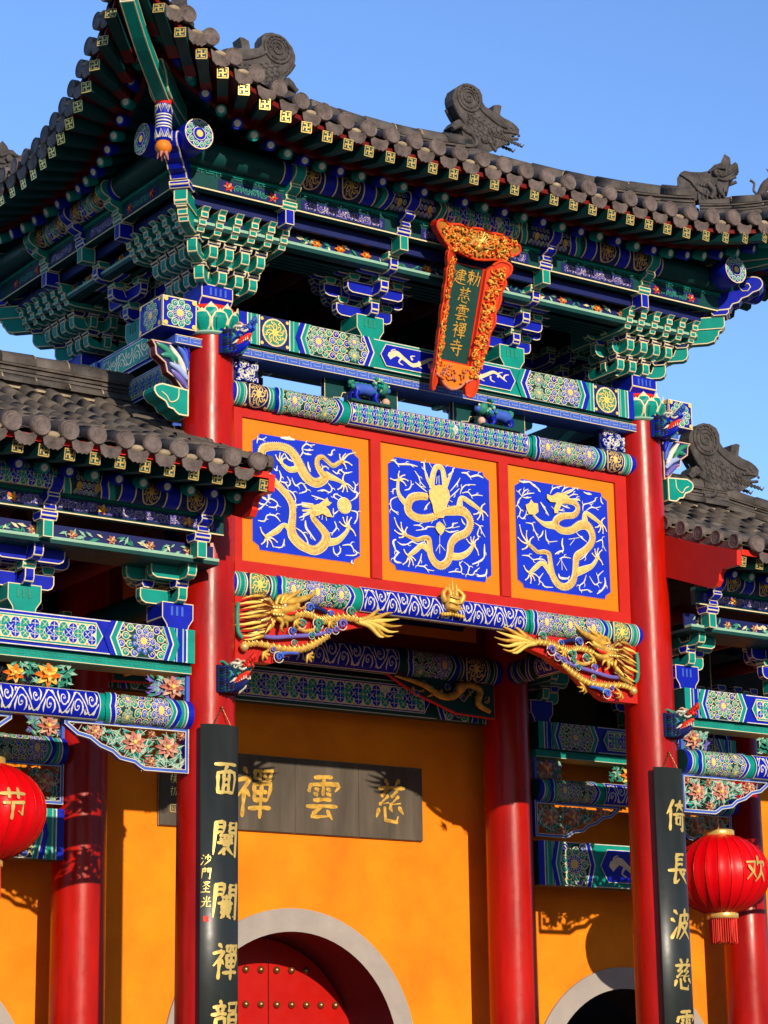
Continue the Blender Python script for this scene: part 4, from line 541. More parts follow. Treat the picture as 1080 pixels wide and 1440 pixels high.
# round beams 2 (above panels) and 3 (below panels)
for nm, zc, r, kw in (('round_tie_beam', 7.708, .108, dict(mid=(1.15, 3.4), cart='tiles', a_med='cream', medbg='navy')), ('lower_tie_beam', 5.98, .112, dict(mid=(1.25, 3.30), cart='scroll', c1='blue'))):
    for y, A, N, xs in ((0, A_, Nf, .15), (DP, (-1, 0, 0), (0, 1, 0), 4.8)):
        if y and nm[0] == 'l': continue
        m, P = rd_beam((xs, y-.045 if y == 0 else y+.045, zc), A, N, 4.65, r, **kw); m.build(nm, gate)
# ---- carved dragon panel frame
m = M()
Y0 = -.05
def fr(x0, x1, z0, z1, y=Y0, th=.10): m.box(x0, x1, y, y+th, z0, z1, 'red')
fr(.2, 4.8, 7.51, 7.62); fr(.2, 4.8, 6.06, 6.205)
for x0, x1 in ((.2, .325), (1.685, 1.795), (3.155, 3.265), (4.605, 4.8)): fr(x0, x1, 6.205, 7.51, Y0-.012 if 1 < x0 < 4 else Y0)
fr(.3, 4.7, 6.1, 7.55, Y0+.06, .05)
m.build('panel_frame', gate)
def octo(x0, x1, z0, z1, c=.075):
    k = c*.55
    return [(x0+c, z0), (x1-c, z0), (x1-c+k*.3, z0+k*.9), (x1, z0+c), (x1, z1-c), (x1-c+k*.3, z1-k*.9), (x1-c, z1), (x0+c, z1), (x0+c-k*.3, z1-k*.9), (x0, z1-c), (x0, z0+c), (x0+c-k*.3, z0+k*.9)]
for i, (x0, x1) in enumerate(((.325, 1.685), (1.795, 3.155), (3.265, 4.605))):
    m = M(); z0, z1 = 6.205, 7.51
    m.box(x0+.004, x1-.004, Y0+.022, Y0+.05, z0+.004, z1-.004, 'panel_orange')
    P = Paint(m, lambda a, b, h: Vector((a, Y0+.022-h, b)))
    bx = (.115, .12) if i == 0 else (.10, .115)
    P.poly(octo(x0+bx[0]-.006, x1-bx[0]+.006, z0+bx[1]-.006, z1-.125+.006), 'pink', .5); P.poly(octo(x0+bx[0], x1-bx[0], z0+bx[1], z1-.125), 'cobalt', 1.5)
    pn = m.build('dragon_panel', gate, label=('left blue panel with a side-facing gold dragon chasing a pearl', 'middle blue panel with a front-facing gold dragon', 'right blue panel with a gold dragon holding a pearl')[i])
    m = M(); P = Paint(m, lambda a, b, h: Vector((a, Y0+.016-h, b)))
    for it in DR[i]:
        k = it[0]
        if k == 'b':
            P.rib([(a, b) for a, b, w_ in it[1]], [w_*.74+.010 for a, b, w_ in it[1]], 'white', 2, 5); P.rib([(a, b) for a, b, w_ in it[1]], [w_*.74 for a, b, w_ in it[1]], 'cream', 3, 5, th=.014)
            if len(it[1]) > 8:
                q = cat([tuple(t) for t in it[1]], 6)
                for j in range(2, len(q)-2):
                    a = q[j-1]; b = q[j+1]; d = math.hypot(b[0]-a[0], b[1]-a[1]) or 1; nx, ny = -(b[1]-a[1])/d, (b[0]-a[0])/d; ww = q[j][2]*.37; tx, ty = (b[0]-a[0])/d, (b[1]-a[1])/d
                    P.rib([(q[j][0]+nx*ww*.8-tx*.006, q[j][1]+ny*ww*.8-ty*.006), (q[j][0]+nx*ww*.3+tx*.004, q[j][1]+ny*ww*.3+ty*.004), (q[j][0]-nx*ww*.3+tx*.004, q[j][1]-ny*ww*.3+ty*.004), (q[j][0]-nx*ww*.8-tx*.006, q[j][1]-ny*ww*.8-ty*.006)], .0035, 'gold', 12.5, 1)
                    P.rib([(q[j][0]+nx*ww*.95, q[j][1]+ny*ww*.95), (q[j][0]+nx*(ww+.014), q[j][1]+ny*(ww+.014))], [.012, .002], 'cream', 3, 1)
        elif k == 'l': 
            P.rib(it[1], [it[2]*.45]+[it[2]*(1.1, .8)[q_ % 2] for q_ in range(len(it[1])-2)]+[it[2]*.5], 'white', 2, 4, th=.005)
            for q_ in range(1, len(it[1])-1):      # small hooked cloud tips branching off the wave line
                (ax_, ay_), (bx_, by_) = it[1][q_], it[1][q_-1]; dx_, dy_ = ax_-bx_, ay_-by_; sg_ = 1 if q_ % 2 else -1
                P.rib([(ax_, ay_), (ax_+dx_*.3-dy_*.28*sg_, ay_+dy_*.3+dx_*.28*sg_), (ax_+dx_*.62-dy_*.22*sg_, ay_+dy_*.62+dx_*.22*sg_)], [.008, .008, .002], 'white', 2.2, 3)
        elif k == 'd':
            if it[3]: P.disc(*it[1], it[2], 'blue', 8, 10)
            else: P.disc(*it[1], it[2]+.006, 'white', 2, 16); P.disc(*it[1], it[2], 'cream', 6, 16)
        elif k == 'p': P.poly(it[1], 'cream', 9)
        elif k == 'k':
            for t in it[2]:
                cx, cy = it[1]; dx, dy = t[0]-cx, t[1]-cy
                P.rib([(cx, cy), (cx+dx*.55-dy*.12, cy+dy*.55+dx*.12), tuple(t)], [.020, .014, .007], 'line', 4, 3); P.disc(t[0], t[1], .008, 'white', 4, 6)
            P.disc(*it[1], .02, 'cream', 8, 8)
    m.build('dragon_relief', pn)
# ---- flaming pearl
m = M(); px, py, pz = 2.475, -.20, 5.92
m.ball((px, py, pz+.11), .085, 'gold', (1, .7, 1.15), 14)
for t in range(3): m.tube([(px-.08+.01*t, py-.055, pz+.06+t*.05), (px, py-.075, pz+.04+t*.05), (px+.08-.01*t, py-.055, pz+.06+t*.05)], .007, 'gold_leaf', 5)
for dx, h, b in ((-.085, .25, -.05), (-.04, .29, .02), (0, .35, 0), (.045, .30, -.02), (.085, .25, .05)):
    m.tube(cat([(px+dx, py, pz+.12), (px+dx+b*.6, py-.01, pz+.19), (px+dx*.85-b*.4, py, pz+.25), (px+dx*.9, py, pz+h)], 3), [.03, .03, .028, .026, .022, .018, .014, .01, .006, .002], 'gold', 6)
for k in range(-4, 5): m.ball((px+k*.03, py, pz+.01-abs(k)*.003), .02, 'gold', (1, .8, 1), 6)
m.build('flaming_pearl', gate)
# ---- gold dragon brackets under the lower tie beam
def swirl(m, F, a, b, r, mt, y=.05, ln='white'):
    m.tube([F(a+r*(1-t/9)*math.cos(t*1.1), b+r*(1-t/9)*math.sin(t*1.1), y) for t in [0, .7, 1.4, 2.1, 2.8, 3.5, 4.2, 4.9, 5.6, 6.3, 7]], [r*.30]*6+[r*.26, r*.24, r*.2, r*.16, r*.1], mt, 6)
    m.tube([F(a+r*1.25*math.cos(t), b+r*1.25*math.sin(t), y-.012) for t in [i*.5 for i in range(13)]], r*.12, ln, 4, False)
def dragon_bracket(x0, sg, y, dim=False):
    """x0 column face, sg +1 grows to the right"""
    F = lambda a, b, h=0: Vector((x0+sg*a, y-h, b))
    m = M(); T = FR((x0, y, 0), (sg, 0, 0), (0, sg, 0))
    pr = [(0, 5.875), (0, 5.31), (.42, 5.31), (.50, 5.34), (.55, 5.385), (.63, 5.40), (.72, 5.46), (.80, 5.53), (.88, 5.56), (1.0, 5.60), (1.12, 5.665), (1.25, 5.70), (1.40, 5.74), (1.5, 5.80), (1.5, 5.875)]
    m.prism(pr, T, -.0, .09, 'red', 'red', None) if sg > 0 else m.prism(pr, T, -.09, .0, 'red', 'red', None)
    br = m.build('dragon_bracket', gate, label='red bracket board carved with a golden dragon')
    m = M()
    body = [(1.36, 5.765, .035), (1.2, 5.785, .05), (1.0, 5.75, .055), (.9, 5.73, .05), (.78, 5.77, .045), (.62, 5.75, .05), (.52, 5.70, .05)]
    q = cat(body, 4); m.tube([F(a, b, .045) for a, b, r in q], [r*.62 for a, b, r in q], 'gold', 8)
    for a, b, r in q: m.tube([F(a-.02, b+r*.7, .06), F(a, b, .045+r*.78), F(a+.01, b-r*.6, .06)], .006, 'gold_leaf', 4); m.tube([F(a, b+r*.6, .05), F(a-.012, b+r*1.05, .05)], [.008, .002], 'gold', 4)
    q = cat([(.98, 5.60, .03), (.85, 5.52, .045), (.68, 5.45, .045), (.48, 5.44, .045), (.25, 5.46, .04), (.12, 5.43, .035)], 4)
    m.tube([F(a, b, .045) for a, b, r in q], [r*.66 for a, b, r in q], 'gold', 8); m.ball(F(.12, 5.42, .05), .042, 'gold_leaf', n=8)
    for a, b, r in q: m.tube([F(a-.02, b+r*.7, .06), F(a, b, .045+r*.8), F(a+.01, b-r*.6, .06)], .006, 'gold_leaf', 4); m.tube([F(a, b+r*.6, .05), F(a-.012, b+r*1.05, .05)], [.008, .002], 'gold', 4)
    for a_, b_ in ((.62, 5.69), (.98, 5.72), (.30, 5.38), (.75, 5.40)):
        for k in range(4): m.tube([F(a_, b_, .07), F(a_+.05*math.cos(k*.8-1.9), b_+.05*math.sin(k*.8-1.9), .085), F(a_+.075*math.cos(k*.8-1.6), b_+.07*math.sin(k*.8-1.6), .06)], [.016, .012, .002], 'gold', 5)
    for k, (dx, dz) in enumerate([(.42, .10), (.47, .05), (.50, 0), (.46, -.05), (.40, -.09), (.33, -.10), (.30, .12)]):   # flame tail
        m.tube(cat([F(1.28, 5.77, .04), F(1.28+dx*.4, 5.77+dz*.3, .06), F(1.28+dx*.75, 5.76+dz*1.05, .05), F(1.28+dx, 5.77+dz*1.15+.01, .045)], 3), [.022, .026, .028, .026, .022, .018, .014, .010, .006, .002], ('gold', 'yellow')[k % 2], 6)
    # head with spiky mane
    m.ball(F(.43, 5.755, .08), .072, 'gold', (1.25, .8, .95), 12)
    def tb(pts, rads, mt='gold', k_=3): q_ = cat([p+(r,) for p, r in zip(pts, rads)], k_); m.tube([F(a, b, h) for a, b, h, r in q_], [r for a, b, h, r in q_], mt, 7)
    tb([(.46, 5.77, .09), (.54, 5.785, .10), (.61, 5.81, .10), (.645, 5.845, .10)], [.055, .042, .032, .016])         # upper jaw
    tb([(.45, 5.72, .09), (.52, 5.70, .10), (.59, 5.71, .10), (.63, 5.735, .10)], [.045, .032, .024, .010])           # lower jaw
    tb([(.50, 5.745, .11), (.57, 5.75, .12), (.62, 5.775, .12)], [.018, .015, .005], 'bright_red')
    for k in range(4): m.tube([F(.535+.022*k, 5.765+.004*k, .125), F(.537+.022*k, 5.745+.004*k, .125)], [.006, .001], 'white', 4)
    m.ball(F(.485, 5.805, .135), .017, 'white', n=8); m.ball(F(.49, 5.805, .148), .008, 'black', n=6); tb([(.45, 5.815, .13), (.485, 5.835, .145), (.53, 5.82, .135)], [.008, .014, .006])
    tb([(.42, 5.70, .10), (.47, 5.66, .11), (.46, 5.61, .10), (.50, 5.58, .09)], [.022, .02, .014, .003]); tb([(.46, 5.70, .10), (.52, 5.66, .10), (.53, 5.62, .09)], [.018, .015, .003]); tb([(.36, 5.69, .09), (.38, 5.63, .10), (.35, 5.58, .08)], [.02, .016, .003])
    tb([(.60, 5.83, .11), (.66, 5.80, .12), (.70, 5.83, .11), (.73, 5.81, .10)], [.008, .008, .006, .003], 'gold_leaf')
    for k in range(8): m.ball(F(.37+.03*(k % 4), 5.72+.06*(k//4), .135), .017, 'gold_leaf', (1.2, .6, .9), 6)
    for a0_, b0_ in ((.42, 5.84), (.47, 5.85)): tb([(a0_, b0_-.02, .08), (a0_+.03, b0_+.05, .09), (a0_+.09, b0_+.07, .08), (a0_+.12, b0_+.13, .07)], [.02, .017, .013, .003])
    for k in range(13):
        t = k/12; z = 5.87-.36*t; L_ = (.30, .22, .34)[k % 3]+.05*math.sin(t*PI); x0_ = .40+.03*(k % 2)
        m.tube([F(x0_, 5.80-.12*t, .06), F(x0_-L_*.4, z+.015, .08+.025*(k % 2)), F(x0_-L_*.75, z-.005-.02*t, .075), F(x0_-L_, z-.03, .045)], [.016, .020, .013, .001], ('gold', 'gold_leaf', 'yellow')[k % 3], 6)
        m.tube([F(x0_-.02, 5.80-.12*t+.02, .10), F(x0_-L_*.4, z+.035, .125), F(x0_-L_*.8, z+.01, .07)], [.004, .006, .001], 'dark_red', 4)
    for (e) in ((.50, .08), (.66, .10), (.62, .02)):
        m.tube(cat([F(.50, 5.84, .08), F(e[0]+.06, 5.90, .09), F(e[0]+.16, 5.93+e[1]*.4, .08), F(e[0]+.20, 5.96+e[1], .06)], 3), [.03, .028, .026, .022, .02, .018, .014, .01, .006, .002], 'gold', 6)
    for cx, cz, r, mt in ((.78, 5.83, .05, 'blue_mid'), (.87, 5.70, .055, 'leaf_green'), (.97, 5.64, .035, 'purple'), (1.12, 5.72, .055, 'purple'), (1.22, 5.84, .05, 'leaf_green'), (.26, 5.56, .05, 'blue_mid'), (.46, 5.36, .05, 'blue_mid'), (.40, 5.42, .03, 'purple'), (.86, 5.64, .04, 'leaf_green'), (1.05, 5.66, .04, 'purple'), (.70, 5.68, .045, 'leaf_green'), (.60, 5.60, .04, 'blue_mid'), (.80, 5.585, .032, 'leaf_green'), (.33, 5.60, .035, 'leaf_green'), (1.0, 5.80, .035, 'blue_mid'), (.20, 5.50, .03, 'purple'), (.62, 5.50, .03, 'leaf_green')):
        swirl(m, F, cx, cz, r*.78, mt, .075)
    for pts, mt in ((((.26, 5.54), (.40, 5.53), (.60, 5.56), (.85, 5.60), (1.05, 5.66)), 'purple'), (((.75, 5.80), (.82, 5.84), (.95, 5.82), (1.10, 5.72)), 'navy'), (((.06, 5.80), (.05, 5.70), (.06, 5.55), (.10, 5.50)), 'leaf_green'), (((.44, 5.37), (.55, 5.41), (.66, 5.42)), 'blue_mid'), (((.62, 5.66), (.74, 5.62), (.88, 5.66)), 'gold')):
        m.tube(cat([F(a, b, .05) for a, b in pts], 4), .02, mt, 6)
    m.build('gold_dragon', br)
dragon_bracket(.17, 1, -.09); dragon_bracket(4.77, -1, -.09)
# =====================================================================
# bracket sets (dougong)
def dou(m, T, x, y, z, c, w_=.062, h=.075, big=False):
    """small bearing block centred at x (along arm) y (across), bottom z"""
    b = w_; pr = [(x-b*.7, z), (x+b*.7, z), (x+b, z+h*.45), (x+b, z+h), (x-b, z+h), (x-b, z+h*.45)]
    m.prism(pr, T, y-b, y+b, c, c, 'line', .008)
def arm(m, T, x0, x1, y, z, h, wd, c, curve0=True, curve1=True):
    """bracket arm from x0 to x1 at cross position y"""
    k = .05
    p = []
    if curve0: p += [(x0, z+h), (x0, z+h*.42), (x0+k*.35, z+h*.14), (x0+k*1.1, z)]
    else: p += [(x0, z+h), (x0, z)]
    if curve1: p += [(x1-k*1.1, z), (x1-k*.35, z+h*.14), (x1, z+h*.42), (x1, z+h)]
    else: p += [(x1, z), (x1, z+h)]
    if curve0 and curve1 and x1-x0 > .4: # scooped top between the end blocks
        xm = (x0+x1)/2; p += [(x1-.12, z+h), (x1-.15, z+h*.45), (xm+.11, z+h*.45), (xm+.07, z+h), (xm-.07, z+h), (xm-.11, z+h*.45), (x0+.15, z+h*.45), (x0+.12, z+h)]
    m.prism(p, T, y-wd/2, y+wd/2, c, c, 'line', .0085)
def curl_head(m, T, z0, c, sh='blue', r0=.42, top=9.60, s=1.0):
    """tall cloud-shaped beam head carrying the purlin; local x outward"""
    d = z0
    m.prism([(r0, d), (r0+.14*s, d), (r0+.14*s, d+.14), (r0, d+.14)], T, -.045, .045, sh, sh, 'line', .007)
    dou(m, T, r0+.07*s, 0, d+.14, c, .075, .07)
    b = d+.21
    p = cat([(r0-.05, b), (r0+.14*s, b), (r0+.17*s, b+.03), (r0+.16*s, b+.055), (r0+.22*s, b+.075), (r0+.25*s, b+.105), (r0+.24*s, b+.135), (r0+.30*s, b+.165), (r0+.335*s, b+.21), (r0+.33*s, b+.27), (r0+.28*s, b+.305), (r0+.20*s, b+.30), (r0+.14*s, b+.26)], 2)
    p += [(r0-.05, b+.2)]
    m.prism(p, T, -.055, .055, c, c, 'line', .008, 50)
    for sd in (-1, 1):
        cx, cz = r0+.235*s, b+.225; pts = [T @ Vector((cx+(.065-.0085*t)*math.cos(t*1.05+2.4), sd*.058, cz+(.065-.0085*t)*math.sin(t*1.05+2.4))) for t in range(8)]
        m.tube(pts, .0045, 'line', 4, False)
def mid_set(o, outd, side, z0, c='blue', c2='green', tiers=3, hs=1.0, curl=True, back=True, half=0):
    """outd outward dir; side = lateral dir. returns mesh"""
    m = M(); O = Vector(outd); S = Vector(side)
    T = FR(o, O, S); TL = FR(o, S, O)
    b = .15; zz = z0
    pr = [(-b*.66, zz), (b*.66, zz), (b*.72, zz+.04), (b, zz+.10), (b, zz+.235), (-b, zz+.235), (-b, zz+.10), (-b*.72, zz+.04)]
    m.prism(pr, TL, -b*.9, b*.9, c2, c2, 'line', .007)
    for q in range(3): m.box(-.07+.05*q, -.05+.05*q, b*.9, b*.9+.006, zz+.12, zz+.2, 'leaf_green' if c2 == 'green' else 'blue_mid', TL)
    z = z0+.225; st = .165*hs; ah = .115*hs
    reach = [.22, .38, .54, .6]
    for t in range(tiers):
        zt = z+t*st; r = reach[t]
        arm(m, T, -r if back else 0, r, 0, zt, ah, .085, c, back, True)
        for k in range(t+1):
            yy = [0, .19, .36][k]; hl = .31+.135*(t-k)
            for sg in ((1, -1) if back and k else (1,)):
                if yy*sg < 0 and k == 0: continue
                if half >= 0: arm(m, TL, 0, hl, yy*sg, zt, ah, .075, c, False, True)
                if half <= 0: arm(m, TL, -hl, 0, yy*sg, zt, ah, .075, c, True, False)
                if half == 0:
                    dou(m, TL, 0, yy*sg, zt+ah, c2, .06, st-ah+.012)
                if t-k >= 1:
                    for q in (-1, 1):
                        if half*q >= 0:
                            dou(m, TL, q*(hl*.5), yy*sg, zt+ah, c2, .05, st-ah+.012)
                            m.prism([(q*(hl*.5)-.045, zt), (q*(hl*.5)+.045, zt), (q*(hl*.5)+.045, zt+ah), (q*(hl*.5)-.045, zt+ah)], TL, yy*sg-.01, yy*sg+.055, c, c, 'line', .0065)
                for q in (-1, 1):
                    if half*q >= 0: dou(m, TL, q*(hl-.065), yy*sg, zt+ah, c2, .058, st-ah+.012)
        dou(m, T, r-.065, 0, zt+ah, c2, .06, st-ah+.012)
    return m, z+tiers*st
ZB = 8.435
fr_sets = []
def place_mid(o, O, S, z0, col=('blue', 'green'), parent=gate, tiers=3, hs=1.0, headc=None, half=0, s=1.0, r0=.56, back=True):
    m, zt = mid_set(o, O, S, z0, col[0], col[1], tiers, hs, half=half, back=back)
    T = FR(o, O, S)
    curl_head(m, T, zt-.02, headc or col[0], col[1], r0, 0, s)
    return m.build('bracket_set', parent)
for x in (1.65, 3.30):
    place_mid((x, 0, 0), (0, -1, 0), (1, 0, 0), ZB)
    place_mid((x, DP, 0), (0, 1, 0), (-1, 0, 0), ZB)
place_mid((0, 1.15, 0), (-1, 0, 0), (0, -1, 0), ZB); place_mid((LX, 1.15, 0), (1, 0, 0), (0, 1, 0), ZB)
# corner sets with fans of parallel arms
def corner_set(cx, cy, sx, sy):
    """outward directions sx, sy (+-1)"""
    m = M(); z0 = ZB; b = .16
    T1 = FR((cx, cy, 0), (0, sy, 0), (sx, 0, 0))     # local x outward in y, local y = outward in x
    T2 = FR((cx, cy, 0), (sx, 0, 0), (0, sy, 0))
    d = Vector((sx, sy, 0)).normalized(); T3 = FR((cx, cy, 0), d, d.cross(Vector((0, 0, 1))))
    pr = [(-b*.66, z0), (b*.66, z0), (b*.72, z0+.03), (b, z0+.08), (b, z0+.2), (-b, z0+.2), (-b, z0+.08), (-b*.72, z0+.03)]
    m.prism(pr, T1, -b, b, 'blue', 'blue', 'line', .008)
    for q in range(4): m.box(-.09+.05*q, -.07+.05*q, b, b+.006, z0+.1, z0+.17, 'blue_mid', FR((cx, cy, 0), (sx, 0, 0), (0, sy, 0)))
    z = z0+.19; ah = .12
    rows = [([-.02, -.19, -.34], .22, .155), ([.16, 0, -.165, -.33], .37, .155), ([.36, .19, .02, -.15, -.32, -.47], .53, .2)]
    for t, (ys, r, hh) in enumerate(rows):
        zt = z+t*.165
        for T in (T1, T2):
            for k, y in enumerate(ys):
                rr_ = r + (0 if k < len(ys)-1 else -.01)
                if t < 2:
                    arm(m, T, -.25, rr_, y, zt, ah, .085, 'green', True, True)
                    dou(m, T, rr_-.05, y, zt+ah, 'navy', .062, .055)
                else:
                    p = [(-.35, zt), (r-.12, zt), (r-.05, zt+.01), (r-.035, zt+.05), (r-.01, zt+.06), (r-.005, zt+.11), (r+.025, zt+.12), (r+.03, zt+.17), (r+.075, zt+.205), (-.35, zt+.205)]
                    m.prism(p, T, y-.036, y+.036, 'green', 'green', 'line', .008, 20)
                    for (a, zc) in ((r-.038, zt+.055), (r-.003, zt+.115)):
                        m.box(a-.012, a+.006, y-.037, y+.037, zc-.004, zc+.004, 'line', T)
        # diagonal arm
        rd = [.33, .56, .86][t]
        if t < 2: arm(m, T3, -.2, rd, 0, zt, ah+.02, .09, 'green'); dou(m, T3, rd-.06, 0, zt+ah+.01, 'navy', .07, .055)
        else:
            p = [(-.2, zt), (rd-.10, zt), (rd-.03, zt+.02), (rd-.01, zt+.06), (rd+.01, zt+.07), (rd+.02, zt+.12), (rd+.05, zt+.13), (rd+.06, zt+.2), (-.2, zt+.2)]
            m.prism(p, T3, -.045, .045, 'green', 'green', 'line', .009, 20)
        # lateral end pieces
        hl = (.40, .52, .62)[t]
        for T in (T1, T2):
            for kk in range(t+1):
                yy = .0+.17*kk
                TT = FR((cx, cy, 0), Vector((sx, 0, 0)) if T is T1 else Vector((0, sy, 0)), Vector((0, sy, 0)) if T is T1 else Vector((sx, 0, 0)))
                arm(m, TT, -hl+.08*kk, 0, yy, zt+.01, ah, .075, 'green', True, False); dou(m, TT, -hl+.08*kk+.06, yy, zt+ah+.005, 'blue', .056, .055)
    o = m.build('corner_bracket_set', gate)
    m = M()
    # long green brace and blue cloud-shaped horn on the diagonal
    zt = z+.33+.2; zb = 9.10
    m.prism([(.3, zb), (.92, zb), (.94, zb+.03), (.94, zb+.13), (.3, zb+.13)], T3, -.06, .06, 'green', 'green', 'line', .009)
    dou(m, T3, .90, 0, zb+.13, 'blue', .09, .06)
    b_ = zb+.19
    p = cat([(.55, b_), (.92, b_), (.97, b_+.02), (.99, b_+.055), (1.05, b_+.07), (1.08, b_+.11), (1.14, b_+.13), (1.19, b_+.17), (1.25, b_+.19), (1.29, b_+.25), (1.27, b_+.32), (1.20, b_+.35), (1.10, b_+.34), (1.05, b_+.30), (.95, b_+.30)], 2)+[(.55, b_+.22)]
    p = [(a*1.04, b_+(b-b_)*.95) for a, b in p]
    m.prism(p, T3, -.075, .075, 'blue', 'blue', 'line', .010, 50)
    for sd in (-1, 1):
        m.tube([T3 @ Vector((1.17+(.085-.010*t)*math.cos(t*.95+2.2), sd*.079, b_+.235+(.085-.010*t)*math.sin(t*.95+2.2))) for t in range(9)], .007, 'line', 4, False)
    m.build('cloud_horn', o)
    # green heads close to the corner carrying the purlins
    for T in (T1, T2):
        m = M(); TT = T @ Matrix.Translation((0, -.42, 0)); curl_head(m, TT, zt-.03, 'green', 'blue', .56); m.build('cloud_head', gate)
    return o
corner_set(0, 0, -1, -1); corner_set(LX, 0, 1, -1); corner_set(0, DP, -1, 1); corner_set(LX, DP, 1, 1)
# ---- slats, carved boards, purlins around all four sides
def side_iter():
    return ((Vector((0, 0, 0)), Vector((1, 0, 0)), Vector((0, -1, 0)), LX, 'front'), (Vector((0, DP, 0)), Vector((0, -1, 0)), Vector((-1, 0, 0)), DP, 'left'),
            (Vector((LX, DP, 0)), Vector((-1, 0, 0)), Vector((0, 1, 0)), LX, 'back'), (Vector((LX, 0, 0)), Vector((0, 1, 0)), Vector((1, 0, 0)), DP, 'right'))
def leaves(m, fn, a0, a1, b0, b1, n, cols_, rg, sz=.05):
    for i in range(n):
        a = rg.uniform(a0, a1); b = rg.uniform(b0+.01, b1-.01); t = rg.uniform(0, 6.28); L = sz*rg.uniform(.7, 1.2); c = rg.choice(cols_)
        dx, dy = math.cos(t), math.sin(t)*.7
        v = [fn(a-dx*L, b-dy*L, .006), fn(a-dy*L*.3, b+dx*L*.3, .014), fn(a+dx*L, b+dy*L, .010), fn(a+dy*L*.3, b-dx*L*.3, .014)]
        m.add(v, [(0, 1, 2, 3)], c)
def flower(m, fn, a, b, r, c1='pink', c2='pale_pink', n=8, cc='yellow', th=.02):
    for lay in range(2):
        rr_ = r*(1-.4*lay); nn = n-lay*2
        for i in range(nn):
            t = 2*PI*(i+lay*.5)/nn; C, S = math.cos(t), math.sin(t); w_ = rr_*.30
            p = [(0, 0, .3), (.5, w_/rr_, .9), (1.0, .35*w_/rr_, .7), (1.08, 0, .35), (1.0, -.35*w_/rr_, .7), (.5, -w_/rr_, .9)]
            v = [fn(a+rr_*(x*C-y*S), b+rr_*(x*S+y*C)*.85, th*(h+.5*lay)) for x, y, h in p]; m.add(v+[fn(a+rr_*.55*C, b+rr_*.55*S*.85, th*(.45+.5*lay))], [(i2, (i2+1) % 6, 6) for i2 in range(6)], c1 if (i+lay) % 2 else c2)
    m.ball(fn(a, b, th*1.1), r*.2, cc, n=6)
rg = random.Random(3)
for O, A, N, L, nm in side_iter():
    Z = Vector((0, 0, 1)); e1 = .45; e2 = .62
    m = M(); T = FR(O, A, N)
    m.box(-e1, L+e1, .40, .50, 9.035, 9.06, 'pale_green', T); m.box(-e1, L+e1, .33, .495, 9.0, 9.033, 'dark_green', T)
    for k in range(6): m.box(-.2, L+.2, -.02+.07*k, .03+.07*k, 9.00, 9.02, 'dark_green', T)   # boarding strips under the slat
    m.box(-.3, L+.3, .40, .42, 9.06, 9.17, 'navy', T)
    f = lambda a, b, h: O+A*a+N*(.42+h)+Z*b
    P = Paint(m, f); 
    leaves(m, f, .2, L-.2, 9.07, 9.165, int(L*26), ['leaf_green', 'pale_green', 'line', 'leaf_green'], rg, .05)
    k = .5
    while k < L-.4:
        flower(m, f, k, 9.12, .055, 'orange' if rg.random() < .6 else 'pink', 'orange', 6); k += rg.uniform(.25, .45)
    m.build('carved_slat', gate)
    m = M()
    m.box(-.5, L+.5, .50, .54, 9.18, 9.27, 'navy', T)
    m.box(-e2, L+e2, .60, .68, 9.272, 9.44, 'dark_green', T)
    f = lambda a, b, h: O+A*a+N*(.68+h)+Z*b
    P = Paint(m, f); P.rib([(-e2, 9.28), (L+e2, 9.28)], .012, 'line', 1, 1)
    seg = [(-.3, .35, 'fl'), (.55, 1.45, 'sc'), (1.85, 3.1, 'sc'), (3.5, 4.4, 'sc'), (4.6, 5.25, 'fl')] if L > 3 else [(-.3, .35, 'fl'), (.5, 1.0, 'sc'), (1.3, 1.9, 'sc'), (2.0, 2.6, 'fl')]
    for a0, a1, kd in seg:
        P.rect(a0, a1, 9.295, 9.395, 'navy', 1)
        if kd == 'sc': P.scroll(a0+.03, a1-.03, 9.345, .075, 'purple', 3, .010, .11, int(a0*9)); P.scroll(a0+.06, a1-.05, 9.345, .06, 'line', 2, .004, .09, int(a0*9)+3)
        else:
            flower(m, f, a0+.1, 9.345, .05, 'pink', 'bright_red', 6, th=.015); flower(m, f, a1-.1, 9.345, .05, 'pink', 'bright_red', 6, th=.015); P.scroll(a0+.15, a1-.15, 9.345, .06, 'leaf_green', 3, .008, .07, 4)
    m.box(-e2-.02, L+e2+.02, .60, .695, 9.442, 9.475, 'green', T)
    P = Paint(m, lambda a, b, h: O+A*a+N*(.695+h)+Z*b); P.fret(-e2, L+e2, 9.395, 9.47, 'leaf_green', 1, .006)
    m.build('carved_eave_board', gate)
    # purlin
    nd = .46 if nm == 'right' else .72; eL = 1.07; 
    mm, P = rd_beam(O+N*nd-A*1.07+Z*9.575, A, N, L+2.14, .11, purlin=1.07)
    for e, s_ in ((O+N*nd-A*1.07+Z*9.575, -1), (O+N*nd+A*(L+1.07)+Z*9.575, 1)):
        P2 = Paint(mm, lambda a, b, h, e=e, s_=s_: e+A*s_*(h+.001)+N*a+Z*b)
        mm.lathe([(0, 0), (.135, 0), (.14, .01), (.14, .22), (.12, .24)], (0, 0, 0), 'blue', 24, FR(e+A*s_*.002, N, N.cross(A), -A*s_))
        P2.disc(0, 0, .138, 'line', 1, 24); P2.disc(0, 0, .128, 'blue', 2, 24)
        for k in range(10):
            t = 2*PI*k/10; P2.curl(.098*math.cos(t), .098*math.sin(t), .03, 'green', 'white', 3)
        P2.disc(0, 0, .062, 'white', 6, 14); P2.disc(0, 0, .056, 'blue', 7, 14); P2.disc(0, 0, .032, 'yellow', 8, 12)
    mm.build('eave_purlin', gate)
